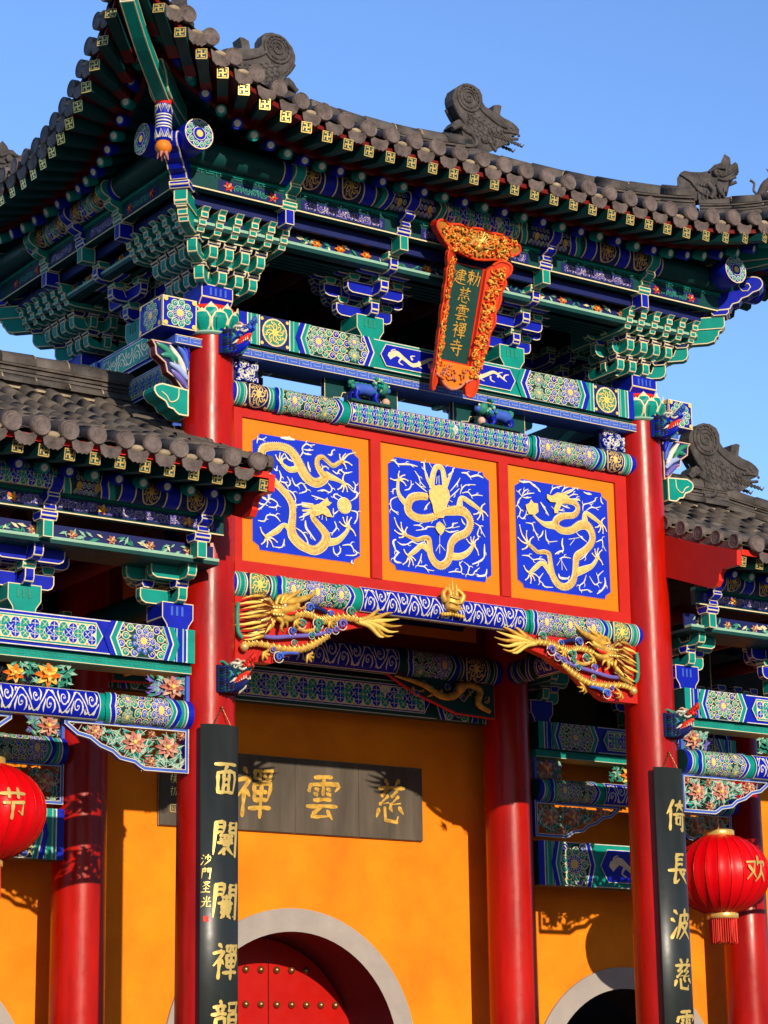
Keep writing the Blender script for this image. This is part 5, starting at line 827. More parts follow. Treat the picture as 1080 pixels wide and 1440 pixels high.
# =====================================================================
# hipped roof of the tower
def sfun(t): return max(0., (.9-t)/2.4)
def efun(t): return 1.45+.36*sfun(t)**1.5
def lift(t): return .57*sfun(t)**2.6
def zsurf(t, dd): return 9.77+lift(t)*max(0, 1-dd/2.6)**1.4+.30*dd+.05*dd*dd
roof = M()
wan = None
def rafter_mesh(sq=True, L=.55, col='dark_green'):
    m = M()
    if sq:
        w_ = .047
        m.box(0, L, -w_, w_, -w_, w_, 'dark_green'); m.box(L*.72, L, -w_-.001, w_+.001, -w_-.001, w_+.001, 'dark_red')
        P = Paint(m, lambda a, b, h: Vector((-h, a, b)))
        P.poly([(-w_, -w_), (w_, -w_), (w_, w_), (-w_, w_)], 'dark_green', 0)
        q = w_*.93
        P.rib([(-q, -q), (q, -q), (q, q), (-q, q), (-q, -q)], .010, 'gold_leaf', 1, 1)
        s = w_*.62; g = .0135
        for p in ([(-s, s), (-s, 0), (s, 0), (s, -s)], [(s, s), (0, s), (0, -s), (-s, -s)]): P.rib(p, g, 'gold_leaf', 2, 1)
    else:
        r = .046
        m.tube([(0, 0, 0), (L, 0, 0)], r, 'dark_green', 12, True); m.lathe([(r+.003, 0), (r+.003, .10)], (0, 0, 0), col, 12, FR((0, 0, 0), (0, 1, 0), (0, 0, 1), (1, 0, 0)))
        P = Paint(m, lambda a, b, h: Vector((-h, a, b))); P.disc(0, 0, r+.002, col, 0, 12); P.disc(0, .004, r*.66, 'white', 1, 12)
    return m
def put_rafter(me, name, parent, pos, dirh, slope):
    """dirh: horizontal inward unit dir; slope: rise per metre inward"""
    x = Vector((dirh[0], dirh[1], slope)).normalized(); y = Vector((-dirh[1], dirh[0], 0)).normalized(); z = x.cross(y)
    o = bpy.data.objects.new(name, me); sc.collection.objects.link(o); o.parent = parent
    p = Vector(pos)-ROOT[parent.name]
    o.matrix_local = Matrix(((x.x, y.x, z.x, p.x), (x.y, y.y, z.y, p.y), (x.z, y.z, z.z, p.z), (0, 0, 0, 1)))
    return o
def get_mesh(m):
    me = bpy.data.meshes.new('rafter'); me.from_pydata(m.v, [], m.f)
    for k in m.mats: me.materials.append(MT[k])
    me.polygons.foreach_set('material_index', m.m); me.polygons.foreach_set('use_smooth', m.sm); me.update(); return me
FLY = get_mesh(rafter_mesh()); RB = get_mesh(rafter_mesh(False, 1.0, 'blue')); RG = get_mesh(rafter_mesh(False, 1.0, 'green'))
def tile_row(m, path, r=.066, seg=.27, up=(0, 0, 1), mt='tile'):
    """half-round tile row along path (list of Vector), stepped joints"""
    ln = [0]
    for a, b in zip(path, path[1:]): ln.append(ln[-1]+(b-a).length)
    tot = ln[-1]
    if tot < .08: return
    def at(d):
        for i in range(len(path)-1):
            if d <= ln[i+1] or i == len(path)-2:
                return path[i]+(path[i+1]-path[i])*((d-ln[i])/max(1e-6, ln[i+1]-ln[i]))
    n = max(1, round(tot/seg)); pts = []; rad = []
    for i in range(n):
        a = tot*i/n; b = tot*(i+1)/n; j = random.uniform(-.003, .003); jz = Vector((random.uniform(-.003, .003), random.uniform(-.003, .003), random.uniform(-.003, .004)))
        pts += [at(a)+jz, at(b-.004)+jz, at(b)]; rad += [r+.005+j, r-.004+j, r-.012]
    m.tube(pts, rad, mt, 9, False, up=up, arc=(-.25, PI+.25))
    for i in range(1, n):
        if random.random() < .35: p = at(tot*i/n); q = at(tot*i/n+.012); m.tube([p, q], r+.006, 'mortar', 7, False, up=up, arc=(.1, PI-.1))
def tile_disc(m, p, out, r=.078):
    """round end tile facing out"""
    out = Vector(out).normalized(); z = Vector((0, 0, 1)); x = out.cross(z).normalized(); z2 = x.cross(out)
    out2 = (out+Vector((random.uniform(-.05, .05), random.uniform(-.05, .05), -.08))).normalized()
    T = FR(p, x, z2, out2)
    r *= random.uniform(.96, 1.04)
    m.lathe([(0, .034), (r*.3, .032), (r*.55, .031), (r*.60, .033), (r*.66, .031), (r*.86, .031), (r*.9, .036), (r, .034), (r, -.02)], (0, 0, 0), 'tile_end', 18, T)
def drip(m, p, out, w_=.108, h=.125):
    out = Vector(out).normalized(); x = Vector((0, 0, 1)).cross(out).normalized()
    out2 = (out+Vector((0, 0, -.25+random.uniform(-.05, .05)))).normalized(); up = out2.cross(x)
    if up.z < 0: up = -up
    n = 10; top = []; bot = []
    for i in range(n+1):
        u = -1+2*i/n; top.append((u*w_, -.035*(1-u*u)*1.0)); bot.append((u*w_*.93, -.035-h*(1-abs(u)**4.5)*.72-.005*math.cos(u*15.7)))
    vs = []
    for off in (0, .014):
        vs += [Vector(p)+x*a+up*b+out2*(off+.01*(1-(a/w_)**2)) for a, b in top]+[Vector(p)+x*a+up*b+out2*(off+.01*(1-(a/w_)**2)) for a, b in bot]
    k = n+1; fs = []
    for i in range(n):
        fs += [(2*k+i, 2*k+i+1, 3*k+i+1, 3*k+i), (i, k+i, k+i+1, i+1), (k+i, 3*k+i, 3*k+i+1, k+i+1), (i, i+1, 2*k+i+1, 2*k+i)]
    m.add(vs, fs, 'tile_end', False)
def under_pt(t, d, z): return
hipz = lambda t: zsurf(t, efun(t)+t)
for O, A, N, L, nm in side_iter():
    Z = Vector((0, 0, 1))
    f = lambda a, d, z: O+A*a-N*d+Z*z      # d inwards positive
    tt = lambda a: min(a, L-a)
    m = M(); vis = nm in ('front', 'left')
    # rows
    n = round((L+3.72)/.245); sp = (L+3.72)/n
    RT = 1.15
    for i in range(n):
        a = -1.86+sp*(i+.5); t = tt(a); e = efun(t); dend = min(t, RT)+.0
        k = 10; path = [f(a, -e+(dend+e)*j/k, zsurf(t, (dend+e)*j/k)+.045) for j in range(k+1)]
        tile_row(m, path, mt='dusty_tile' if random.random() < .12 else 'tile')
        tile_disc(m, f(a, -e-.01, zsurf(t, 0)+.05), N)
    for i in range(n+1):
        a = -1.86+sp*i
        if i in (0, n): continue
        t = tt(a); drip(m, f(a, -efun(t)-.015, zsurf(t, 0)+.015), N)
        if random.random() < .55: m.ball(f(a, -efun(t)+.015, zsurf(t, 0)+.0), .05, 'mortar', (1.3, 1.0, .55), 7)
    # sheet with shallow pans
    na = 2*n; rows = []
    for i in range(na+1):
        a = -1.885+(L+3.77)*i/na; t = tt(a); e = efun(t); dend = min(t, RT); col = []
        for j in range(9): col.append(f(a, -e+(dend+e)*j/8, zsurf(t, (dend+e)*j/8)-(.0 if i % 2 == 1 else -.02)))
        rows.append(col)
    vs = [p for c in rows for p in c]; m.add(vs, [(i*9+j, (i+1)*9+j, (i+1)*9+j+1, i*9+j+1) for i in range(na) for j in range(8)], 'tile')
    m.build('roof_tiles', gate)
    # eave boards under the tiles, red darkened for the shade of the drips
    m = M(); K = 60
    prof = [(-.0, -.02, 'dark_red'), (-.0, -.092, 'dark_red'), (.44, .015, 'dark_red'), (.45, -.10, 'dark_red'), (.5, -.10, 'dark_green'), (1.46, .30, 'dark_green'), (1.9, .40, 'dark_green')]
    cols2 = []
    for i in range(K+1):
        a = -1.86+(L+3.72)*i/K; t = tt(a); e = efun(t); z = zsurf(t, 0); c = []
        for dd, dz, _ in prof:
            lim = e+t       # distance to the hip line
            d2 = min(dd, max(0, lim)); zz = z+(dz if dd <= .5 else -.1+(dz+.1)*max(0, d2-.5)/(dd-.5)); c.append(f(a, -e+.03+d2, min(zz, zsurf(t, d2)-.05)))
        cols2.append(c)
    for q in range(len(prof)-1):
        vs = []; 
        for c in cols2: vs += [c[q], c[q+1]]
        m.add(vs, [(2*i, 2*i+1, 2*i+3, 2*i+2) for i in range(K)], prof[q][2])
    m.build('eave_board', gate)
    # rafters (all ones that can be seen)
    nr = round((L+3.5)/.228); sr = (L+3.5)/nr
    for i in range(nr+1):
        a = -1.75+sr*i; t = tt(a); e = efun(t); sg = 1 if a < L/2 else -1
        ang = .0 if t > .7 else min(PI/4, (.7-t)/2.4*PI/4*1.05)
        dirv = (A*sg*math.sin(ang)-N*math.cos(ang))
        def roof_z(aa, d):      # tile surface above a point d inside the column line
            t_ = tt(aa)
            if d > t_: t_, d = d, t_
            return zsurf(t_, efun(t_)+d)
        z0_ = zsurf(t, 0)-.145; ca, sa = math.cos(ang), math.sin(ang)
        z1_ = roof_z(a+sg*sa*.5, -e+ca*.5)
        put_rafter(FLY, 'flying_rafter', gate, f(a, -e+.01, z0_), dirv, min(.22, (z1_-.13-z0_)/.5))
        a2 = a+sg*math.tan(ang)*.43; z0_ = zsurf(t, 0)-.17-.10*sfun(t); z1_ = roof_z(a2+sg*sa*.95, -e+.46+ca*.95)
        put_rafter(RB if i % 2 else RG, 'round_rafter', gate, f(a2, -e+.46, z0_), dirv, min(.45, (z1_-.16-z0_)/.95))
# ceiling above the bracket sets
m = M()
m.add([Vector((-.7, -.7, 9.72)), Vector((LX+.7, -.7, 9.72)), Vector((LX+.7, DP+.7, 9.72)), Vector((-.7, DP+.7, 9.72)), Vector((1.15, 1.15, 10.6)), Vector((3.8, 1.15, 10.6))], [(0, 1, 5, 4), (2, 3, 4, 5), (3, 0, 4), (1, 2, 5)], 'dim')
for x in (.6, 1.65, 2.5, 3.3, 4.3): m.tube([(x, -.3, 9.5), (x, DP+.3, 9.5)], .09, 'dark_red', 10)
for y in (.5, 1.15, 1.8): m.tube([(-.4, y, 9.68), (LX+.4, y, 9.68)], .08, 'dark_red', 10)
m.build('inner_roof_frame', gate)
# ---- corner beams with hanging posts
for cx, cy, sx, sy in ((0, 0, -1, -1), (LX, 0, 1, -1), (0, DP, -1, 1), (LX, DP, 1, 1)):
    d = Vector((sx, sy, 0)).normalized(); T = FR((cx, cy, 0), d, d.cross(Vector((0, 0, 1))))
    m = M(); s2 = math.sqrt(2)
    up = [(0, 9.70), (.8*s2, 9.82), (1.15*s2, 9.92), (1.5*s2, 10.08), (1.82*s2, 10.30)]
    q = cat(up, 4); lo = [(a, b-.12) for a, b in q][::-1]
    m.prism(q+lo, T, -.06, .06, 'green', 'green', 'line', .009, 50)
    p = cat([(.75*s2, 9.78), (1.08*s2, 9.80), (1.16*s2, 9.84), (1.19*s2, 9.92), (1.24*s2, 9.98), (1.30*s2, 10.02)], 3)+[(1.2*s2, 10.04), (.75*s2, 9.9)]
    m.prism(p, T, -.085, .085, 'green', 'green', 'line', .010, 50)
    cb = m.build('corner_beam', gate)
    m = M(); hx, hy = cx+sx*1.05, cy+sy*1.05
    H = lambda z: (hx, hy, z)
    m.lathe([(.070, 9.88), (.078, 9.86), (.078, 9.78), (.068, 9.76)], (hx, hy, 0), 'bright_red', 16)
    m.lathe([(.066, 9.76), (.068, 9.66), (.064, 9.655), (.064, 9.56), (.068, 9.555), (.066, 9.44), (.05, 9.43)], (hx, hy, 0), 'blue', 16)
    for z in (9.66, 9.635, 9.605, 9.575, 9.55): m.lathe([(.069, z-.006), (.072, z), (.069, z+.006)], (hx, hy, 0), 'white', 16)
    for zz, sg in ((9.75, -1), (9.45, 1)):
        for k in range(8):
            a = 2*PI*k/8
            m.tube([(hx+.07*math.cos(a-.35), hy+.07*math.sin(a-.35), zz), (hx+.074*math.cos(a), hy+.074*math.sin(a), zz+sg*.075), (hx+.07*math.cos(a+.35), hy+.07*math.sin(a+.35), zz)], .005, 'white', 4, False)
            m.tube([(hx+.07*math.cos(a-.15), hy+.07*math.sin(a-.15), zz), (hx+.072*math.cos(a), hy+.072*math.sin(a), zz+sg*.04), (hx+.07*math.cos(a+.15), hy+.07*math.sin(a+.15), zz)], .004, 'white', 4, False)
    m.ball(H(9.385), .072, 'orange', (1, 1, .95), 12); m.ball(H(9.39), .05, 'yellow', (1.2, 1.2, .6), 10)
    for k in range(5):
        a = 2*PI*k/5; m.tube([(hx+.03*math.cos(a), hy+.03*math.sin(a), 9.335), (hx+.05*math.cos(a), hy+.05*math.sin(a), 9.28)], [.022, .003], 'pink', 5)
    m.build('hanging_post', cb, label='blue and white hanging post ending in an orange peach')
# =====================================================================
# ridges and beasts
def ridge(m, path, s=1.0, side=(0, 0, 0)):
    """path along the ridge foot; stack of mouldings"""
    up = Vector((0, 0, 1))
    def off(dx, dz):
        o = []
        for i, p in enumerate(path):
            t = (path[min(i+1, len(path)-1)]-path[max(i-1, 0)]); t.z = 0; t.normalize(); n = t.cross(up); o.append(p+n*dx*s+up*dz*s)
        return o
    def slab(w_, z0, z1, mt):
        a, b, c, d = off(-w_, z0), off(w_, z0), off(w_, z1), off(-w_, z1); k = len(path)
        m.add(a+b+c+d, [(r*k+i, ((r+1) % 4)*k+i, ((r+1) % 4)*k+i+1, r*k+i+1) for r in range(4) for i in range(k-1)]+[(0, k, 2*k, 3*k), (k-1, 2*k-1, 3*k-1, 4*k-1)], mt)
    slab(.075, -.12, .30, 'ridge_clay'); slab(.12, -.02, .0, 'mortar')
    for dx in (-.075, .075):
        tile_row(m, off(dx, .055), .062*s, .34)
        tile_row(m, off(dx, .165), .022*s, .34)
    slab(.088, .125, .15, 'tile'); slab(.10, .205, .225, 'ridge_clay')
    tile_row(m, off(0, .255), .108*s, .34)
bo = [(x-7.12, z-7.9) for x, z in BEAST]
def beast(T, th=.085, kind=0):
    m = M(); P_ = bo if kind == 0 else [(x-6.1, z-10.87) for x, z in HIPB]
    m.prism(P_, T, -th, th, 'beast_clay', 'beast_clay')
    if kind == 0:
        for sd in (-1, 1):
            y = sd*(th+.004)
            S = lambda a, b, h=0: T @ Vector((a, y+sd*h, b))
            c = (-.24, .66)
            for r, w_ in ((.17, .018), (.125, .010), (.045, .012)): m.tube([S(c[0]+r*math.cos(t*.35), c[1]+r*math.sin(t*.35)) for t in range(19)], w_, 'beast_clay', 5, False)
            m.tube([S(c[0]+(.10-.006*t)*math.cos(t*.7), c[1]+(.10-.006*t)*math.sin(t*.7)) for t in range(14)], .012, 'beast_clay', 5)
            for k in range(16): m.ball(S(c[0]+.148*math.cos(k*.39), c[1]+.148*math.sin(k*.39)), .014, 'beast_clay', n=5)
            for pts, w_ in (([(-.46, .52), (-.40, .42), (-.30, .30), (-.27, .22)], .022), ([(-.08, .58), (.0, .52), (.12, .46), (.22, .42), (.34, .40)], .02), ([(-.36, .25), (-.25, .20), (-.12, .19)], .03), ([(-.5, .19), (-.36, .27), (-.22, .2), (-.14, .1), (-.18, .04), (-.32, .02)], .028), ([(.0, .12), (.06, .2), (.1, .1), (.16, .05)], .02), ([(.28, .34), (.38, .36), (.48, .36)], .02), ([(.25, .30), (.36, .27), (.50, .29)], .018)):
                m.tube([S(*p) for p in cat(pts, 4)], w_, 'beast_clay', 6)
            for r in range(6):
                for k in range(4): cx_, cz_ = -.24+.075*r+.02*(k % 2), .47-.06*k-.045*r*.6; m.tube([S(cx_+.03*math.cos(t*.6+1.0), cz_+.03*math.sin(t*.6+1.0)) for t in range(7)], .007, 'beast_clay', 4, False)
            m.ball(S(.22, .34), .05, 'beast_clay', (1, .5, 1), 10); m.ball(S(.22, .34, .02), .022, 'tile', n=6); m.ball(S(-.02, .16), .05, 'beast_clay', (1, .6, .9), 8); m.ball(S(.09, .15), .045, 'beast_clay', (1.2, .5, .6), 8)
            for k in range(9):
                a = .05*k; m.tube([S(.10+a, .29-.01*k+.02), S(.16+a, .24-.005*k), S(.2+a, .245)], [.014, .012, .003], 'beast_clay', 5)
            for k in range(5): m.ball(S(.40+.03*k, .42-.02*k), .018, 'beast_clay', n=5)
    else:
        for sd in (-1, 1):
            y = sd*(th+.004); S = lambda a, b, h=0: T @ Vector((a, y+sd*h, b))
            for k in range(5): m.tube([S(*p) for p in cat([(-.29+.04*k, .33-.03*k), (-.2+.03*k, .27-.035*k), (-.14+.03*k, .18-.03*k), (-.1+.02*k, .12-.02*k)], 4)], [.016]*12+[.005], 'beast_clay', 5)
            m.ball(S(.10, .31), .045, 'beast_clay', (1.1, .6, 1), 8); m.ball(S(.12, .32, .02), .018, 'tile', n=6)
            for pts, w_ in (([(.02, .33), (.1, .37), (.2, .35)], .02), ([(.14, .27), (.22, .29), (.31, .35)], .018), ([(.12, .24), (.2, .22), (.3, .25)], .018), ([(0, .2), (.06, .1), (.02, .03)], .03), ([(.1, .18), (.12, .1), (.16, .04)], .024)): m.tube([S(*p) for p in cat(pts, 4)], w_, 'beast_clay', 6)
            for k in range(9): m.tube([S(-.2+.045*k, .02), S(-.195+.045*k, .10+.02*(k % 3))], [.013, .005], 'beast_clay', 5)
            for k in range(7): m.ball(S(-.1+.03*k, .2-.01*k), .022, 'beast_clay', (1, .5, .8), 6)
    return m
rz = 10.98
ridge_path = [Vector((1.15+2.65*k/12, 1.15, rz+.10*((k-6)/6)**2)) for k in range(13)]
m = M(); ridge(m, ridge_path, 1.0); m.build('main_ridge', gate)
beast(FR((3.98, 1.15, 11.28), (1, 0, 0), (0, 1, 0)) @ Matrix.Scale(.86, 4)).build('ridge_beast', gate)
beast(FR((1.20, 1.15, 11.22), (-1, 0, 0), (0, 1, 0)) @ Matrix.Scale(.86, 4)).build('ridge_beast', gate)
for cx, cy, sx, sy in ((0, 0, -1, -1), (LX, 0, 1, -1), (0, DP, -1, 1), (LX, DP, 1, 1)):
    def hp(t, dz=0): return Vector((cx-sx*t, cy-sy*t, zsurf(t, efun(t)+t)+dz+.06))
    m = M(); TB = -.50 if sy < 0 else -.42
    a = [hp(1.15-(1.15-TB)*k/12, .02) for k in range(13)]; ridge(m, a, .95)
    b = [hp(TB-.03-(1.39+TB)*k/12, .00) for k in range(13)]; ridge(m, b, .72)
    hr = m.build('hip_ridge', gate)
    d = Vector((sx, sy, 0)).normalized()
    Tm = FR(hp(TB-.02, .10), (sx, 0, 0) if sy < 0 else (sx, 0, 0), (0, 1, 0)); 
    beast(FR(hp(TB-.10, .20), (d.x, d.y, 0), (-d.y, d.x, 0)) @ Matrix.Scale(.95, 4), .07, 1).build('hip_beast', hr)
    for k in range(4):      # small seated beasts towards the corner
        mm = M(); p = hp(-1.02-.22*k, .22); F = lambda a, b, c=0: p+d*a+Vector((0, 0, b))+d.cross(Vector((0, 0, 1)))*c
        mm.tube(cat([F(-.08, 0), F(-.05, .08), F(0, .15), (F(.04, .20))], 3), [.045]*4+[.05]*3+[.04, .035, .03], 'ridge_clay', 8); mm.ball(F(.07, .22), .045, 'ridge_clay', (1.2, .9, .9), 8)
        mm.tube([F(.02, .13), F(.06, .05), F(.07, 0)], .018, 'ridge_clay', 6); mm.tube(cat([F(-.08, .02), F(-.14, .08), F(-.13, .16), F(-.17, .2)], 3), .014, 'ridge_clay', 6); mm.tube([F(.04, .25), F(.0, .31)], [.012, .004], 'ridge_clay', 5)
        mm.build('ridge_figure', hr)
# =====================================================================
# stone-coloured lions, carved panels between the two upper beams
def lion(px, py, pz, sg):
    F = lambda a, b, c=0: Vector((px+sg*a, py+c, pz+b)); m = M()
    m.tube(cat([F(-.14, .12), F(-.06, .14), F(.04, .14), (F(.12, .16))], 4), [.05, .055, .058, .058, .055, .052, .052, .055, .058, .06, .06, .06, .05], 'blue_mid', 10)
    for a, c in ((-.13, -.04), (-.13, .04), (.08, -.045), (.10, .045)): m.tube([F(a, .10, c), F(a-.015, .05, c), F(a+.01, .02, c), F(a+.035, .012, c)], [.032, .022, .018, .02], 'blue', 8)
    m.ball(F(.17, .18), .07, 'leaf_green', (1, 1, .95), 12); m.ball(F(.225, .165), .04, 'blue_mid', (1, 1.1, .8), 8)
    for k in range(46):
        a = rg.uniform(0, 6.28); b = rg.uniform(-1.3, 1.5); q = F(.10+rg.uniform(-.05, .05), .175+.075*math.sin(b), .075*math.cos(a)); m.ball(q, .02, ('leaf_green', 'green', 'pale_green', 'dark_green')[k % 4], n=6)
    for k in range(12): m.ball(F(-.12+.022*k, .185+.004*(k % 2), 0), .018, 'leaf_green', n=6)
    for k in range(7): m.ball(F(-.16-.012*(k % 3), .15+.016*k, rg.uniform(-.02, .02)), .026, 'leaf_green', n=6)
    for c in (-.03, .03): m.ball(F(.23, .2, c), .012, 'white', n=6)
    m.ball(F(.20, .045, -.02), .04, 'pale_pink', n=10)
    m.box(px-.22, px+.24, py-.08, py+.08, pz-.01, pz+.012, 'dark_green')
    m.build('lion_carving', gate)
lion(1.62, -.10, 7.815, 1); lion(3.12, -.10, 7.815, -1)
def stepped(x0, sg, y):
    m = M(); T = FR((x0, y, 0), (sg, 0, 0), (0, sg, 0))
    m.prism([(0, 7.80), (0, 8.05), (.36, 8.05), (.36, 8.0), (.30, 7.98), (.27, 7.93), (.20, 7.92), (.18, 7.87), (.10, 7.86), (.08, 7.80)], T, -.03, .03, 'dark_green', 'navy', 'line', .006)
    m.build('stepped_bracket', gate)
for x0, sg in ((1.3, 1), (1.95, -1), (2.75, 1), (3.45, -1)): stepped(x0-.08*sg, sg, .02)
for x0, sg in ((1.65, 1), (1.65, -1), (3.3, 1), (3.3, -1)): stepped(x0, sg, DP)
def pierced(m, fn, a0, a1, b0, b1, n, cols_, lw=.012, seed=0):
    rg2 = random.Random(seed)
    for i in range(n):
        a = rg2.uniform(a0, a1); b = rg2.uniform(b0, b1); r = rg2.uniform(.022, .04); t0 = rg2.uniform(0, 6.28); c = rg2.choice(cols_)
        pts = [(a+r*(1-q*.13)*math.cos(t0+q*.9), b+r*(1-q*.13)*math.sin(t0+q*.9)) for q in range(6)]
        pts = [(min(max(x, a0), a1), min(max(y, b0), b1)) for x, y in pts]
        m.tube([fn(x, y, -.004) for x, y in pts], lw*1.5, c, 5); m.tube([fn(x, y, .012) for x, y in pts], lw*.45, 'white', 4)
for x0, x1 in ((.21, .49), (4.44, 4.75)):
    m = M(); y = -.06; fn = lambda a, b, h: Vector((a, y-h, b)); pierced(m, fn, x0+.02, x1-.02, 7.84, 8.03, 34, ['blue', 'blue', 'blue_mid', 'purple'], .012, int(x0*10)); m.box(x0, x1, y+.02, y+.04, 7.82, 8.05, 'navy'); m.build('carved_cloud_panel', gate)
# leaf-shaped corner boards and green cloud heads outside the columns
for x0, sg in ((-.24, -1), (5.22, 1)):
    m = M(); T = FR((x0, -.04, 0), (sg, 0, 0), (0, sg, 0))
    p = cat([(0, 7.62), (.08, 7.66), (.14, 7.74), (.22, 7.78), (.24, 7.86), (.33, 7.92), (.34, 8.0), (.38, 8.05)], 2)+[(0, 8.05)]
    m.prism(p, T, -.05, .05, 'navy', 'dark_red', 'pale_pink', .012, 50)
    for yy in (-.055, .055):
        for k, (c, pts) in enumerate([('purple', [(.02, 7.66), (.10, 7.74), (.18, 7.80)]), ('pale_blue', [(.02, 7.74), (.10, 7.82), (.20, 7.86)]), ('leaf_green', [(.10, 7.90), (.20, 7.93), (.28, 7.92)]), ('blue_mid', [(.02, 7.82), (.05, 7.95), (.12, 8.03)]), ('leaf_green', [(.14, 7.86), (.22, 7.97), (.33, 8.02)]), ('white', [(.04, 7.78), (.10, 7.90), (.2, 8.02)]), ('blue', [(.02, 7.90), (.03, 7.98), (.06, 8.03)])]):
            m.tube([T @ Vector((a, yy, b)) for a, b in cat(pts, 4)], [.014, .022, .028, .03, .03, .03, .026, .02, .012], c, 6); m.tube([T @ Vector((a+.008, yy*1.28, b)) for a, b in cat(pts, 4)], .004, 'white', 4)
    m.build('leaf_bracket', gate)
    m = M(); T = FR((x0+.02*sg, -.02, 0), (sg, 0, 0), (0, sg, 0))
    p = cat([(0, 7.40), (.10, 7.40), (.15, 7.44), (.20, 7.45), (.23, 7.50), (.30, 7.53), (.34, 7.58), (.33, 7.63), (.26, 7.66)], 2)+[(0, 7.64)]
    m.prism(p, T, -.10, .10, 'green', 'green', 'line', .012, 50)
    for yy in (-.104, .104): m.tube([T @ Vector((a, yy, b)) for a, b in cat([(.10, 7.63), (.11, 7.54), (.18, 7.50), (.22, 7.55), (.27, 7.58)], 4)], .006, 'line', 5)
    m.build('cloud_end', gate)
# =====================================================================
# signboard hanging under the eave
sb = thing('signboard', 'red framed vertical signboard with gold carving and dark green centre, hanging under the upper eave', 'signboard', (2.40, -.35, 8.0))
tilt = Vector((0, -.33, 1)).normalized(); nrm = Vector((0, -1, -.33)).normalized()
SO = Vector((2.37, -.33, 7.99))
def SF(a, b, h=0): return TS @ Vector((a, -h, b))
TS = Matrix(((.95, 0, tilt.x, SO.x), (0, -nrm.y, tilt.y*.94, SO.y), (0, -nrm.z, tilt.z*.94, SO.z), (0, 0, 0, 1)))
m = M(); m.prism([(-.19, .30), (.19, .30), (.19, 1.28), (-.19, 1.28)], TS, -.0, .05, 'sign_green', 'red'); 
P = Paint(m, lambda a, b, h: SF(a, b, h)); P.rib([(-.185, .31), (-.185, 1.275), (.185, 1.275), (.185, .31), (-.185, .31)], .016, 'bright_red', 2, 1)
pan = m.build('sign_panel', sb)
def gold_squiggles(m, a0, a1, b0, b1, n, seed, F, cols_=('orange', 'orange', 'gold', 'sign_red', 'gold'), test=None):
    rg2 = random.Random(seed)
    for i in range(n):
        a = rg2.uniform(a0, a1); b = rg2.uniform(b0, b1)
        if test and not test(a, b): continue
        t0 = rg2.uniform(0, 6.28); r = rg2.uniform(.014, .034); 
        pts = [(a+r*(1-q*.15)*math.cos(t0+q*.8), b+r*(1-q*.12)*math.sin(t0+q*.8)) for q in range(5)]
        m.tube([F(x, y, .012+rg2.uniform(0, .02)) for x, y in pts], [.009, .011, .009, .007, .002], rg2.choice(cols_), 5)
for sg in (-1, 1):
    p = [(.19, .30)]
    wob = cat([(.25, .02), (.33, .0), (.37, .08), (.365, .17), (.335, .22), (.345, .30), (.36, .37), (.355, .44), (.375, .50), (.37, .58), (.36, .62), (.37, .68), (.39, .75), (.38, .82), (.365, .86), (.385, .92), (.39, 1.0), (.375, 1.05), (.385, 1.10), (.40, 1.17), (.375, 1.21), (.42, 1.27), (.42, 1.34), (.37, 1.37), (.30, 1.37), (.24, 1.32)], 2)
    p = [(.19, .30), (.235, .18), (.22, .08)]+wob+[(.19, 1.26)]
    tp = lambda a, b: (a*(.74+.26*min(1.0, b/1.25)) if a > .2 else a, b)
    p = [tp(*q) for q in p]; wob = [tp(*q) for q in wob]
    pp = [(sg*a, b) for a, b in p]
    m = M(); m.prism(pp, TS, -.05, .0, 'sign_red', 'sign_red'); 
    m.tube([SF(sg*a, b, .048) for a, b in wob], .014, 'sign_red', 6)
    TI = TS.inverted()
    def flare(mm):
        for i_, v_ in enumerate(mm.v):
            q_ = TI @ Vector(v_); ex = max(0, abs(q_.x)-.19)
            if ex > 0: q_.x = math.copysign(.19+ex*.82, q_.x); q_.y -= ex*.55; mm.v[i_] = tuple(TS @ q_)
    flare(m); fr_ = m.build('sign_side_frame', sb)
    m = M(); gold_squiggles(m, .225, .35, .20, 1.30, 190, 5+sg, lambda a, b, h: SF(sg*tp(a, b)[0], b, .045+h)); flare(m); m.build('gold_carving', fr_)
crest = cat([(-.50, 1.52), (-.55, 1.60), (-.52, 1.68), (-.44, 1.68), (-.40, 1.65), (-.28, 1.68), (-.14, 1.67), (0, 1.69), (.14, 1.67), (.28, 1.68), (.40, 1.62), (.46, 1.60), (.52, 1.60), (.55, 1.53), (.50, 1.46), (.40, 1.42), (.34, 1.36), (.22, 1.33), (0, 1.28), (-.22, 1.33), (-.34, 1.36), (-.42, 1.43)], 2)
m = M(); crest = [(a*.93, 1.50+(b-1.50)*.74) for a, b in crest]; m.prism(crest, TS, -.10, .01, 'shaded_gold', 'red'); m.tube([SF(a, b, .10) for a, b in crest+crest[:1]], .013, 'sign_red', 6)
cr_ = m.build('sign_crest', sb)
m = M(); gold_squiggles(m, -.43, .43, 1.38, 1.60, 230, 9, lambda a, b, h: SF(a, b, .098+h), test=lambda a, b: abs(a) < .34 or b > 1.45)
for k in range(15):
    t = PI*k/14; m.tube([SF(.0+.06*math.cos(t), 1.47+.05*math.sin(t), .12), SF(.18*math.cos(t), 1.47+.15*math.sin(t), .12)], [.012, .003], 'gold_leaf', 5)
m.ball(SF(0, 1.46, .11), .04, 'gold', n=10); m.build('gold_carving', cr_)
bott = cat([(-.20, .30), (-.24, .24), (-.22, .17), (-.15, .14), (-.10, .08), (0, .04), (.10, .08), (.15, .14), (.22, .17), (.24, .24), (.20, .30)], 2)
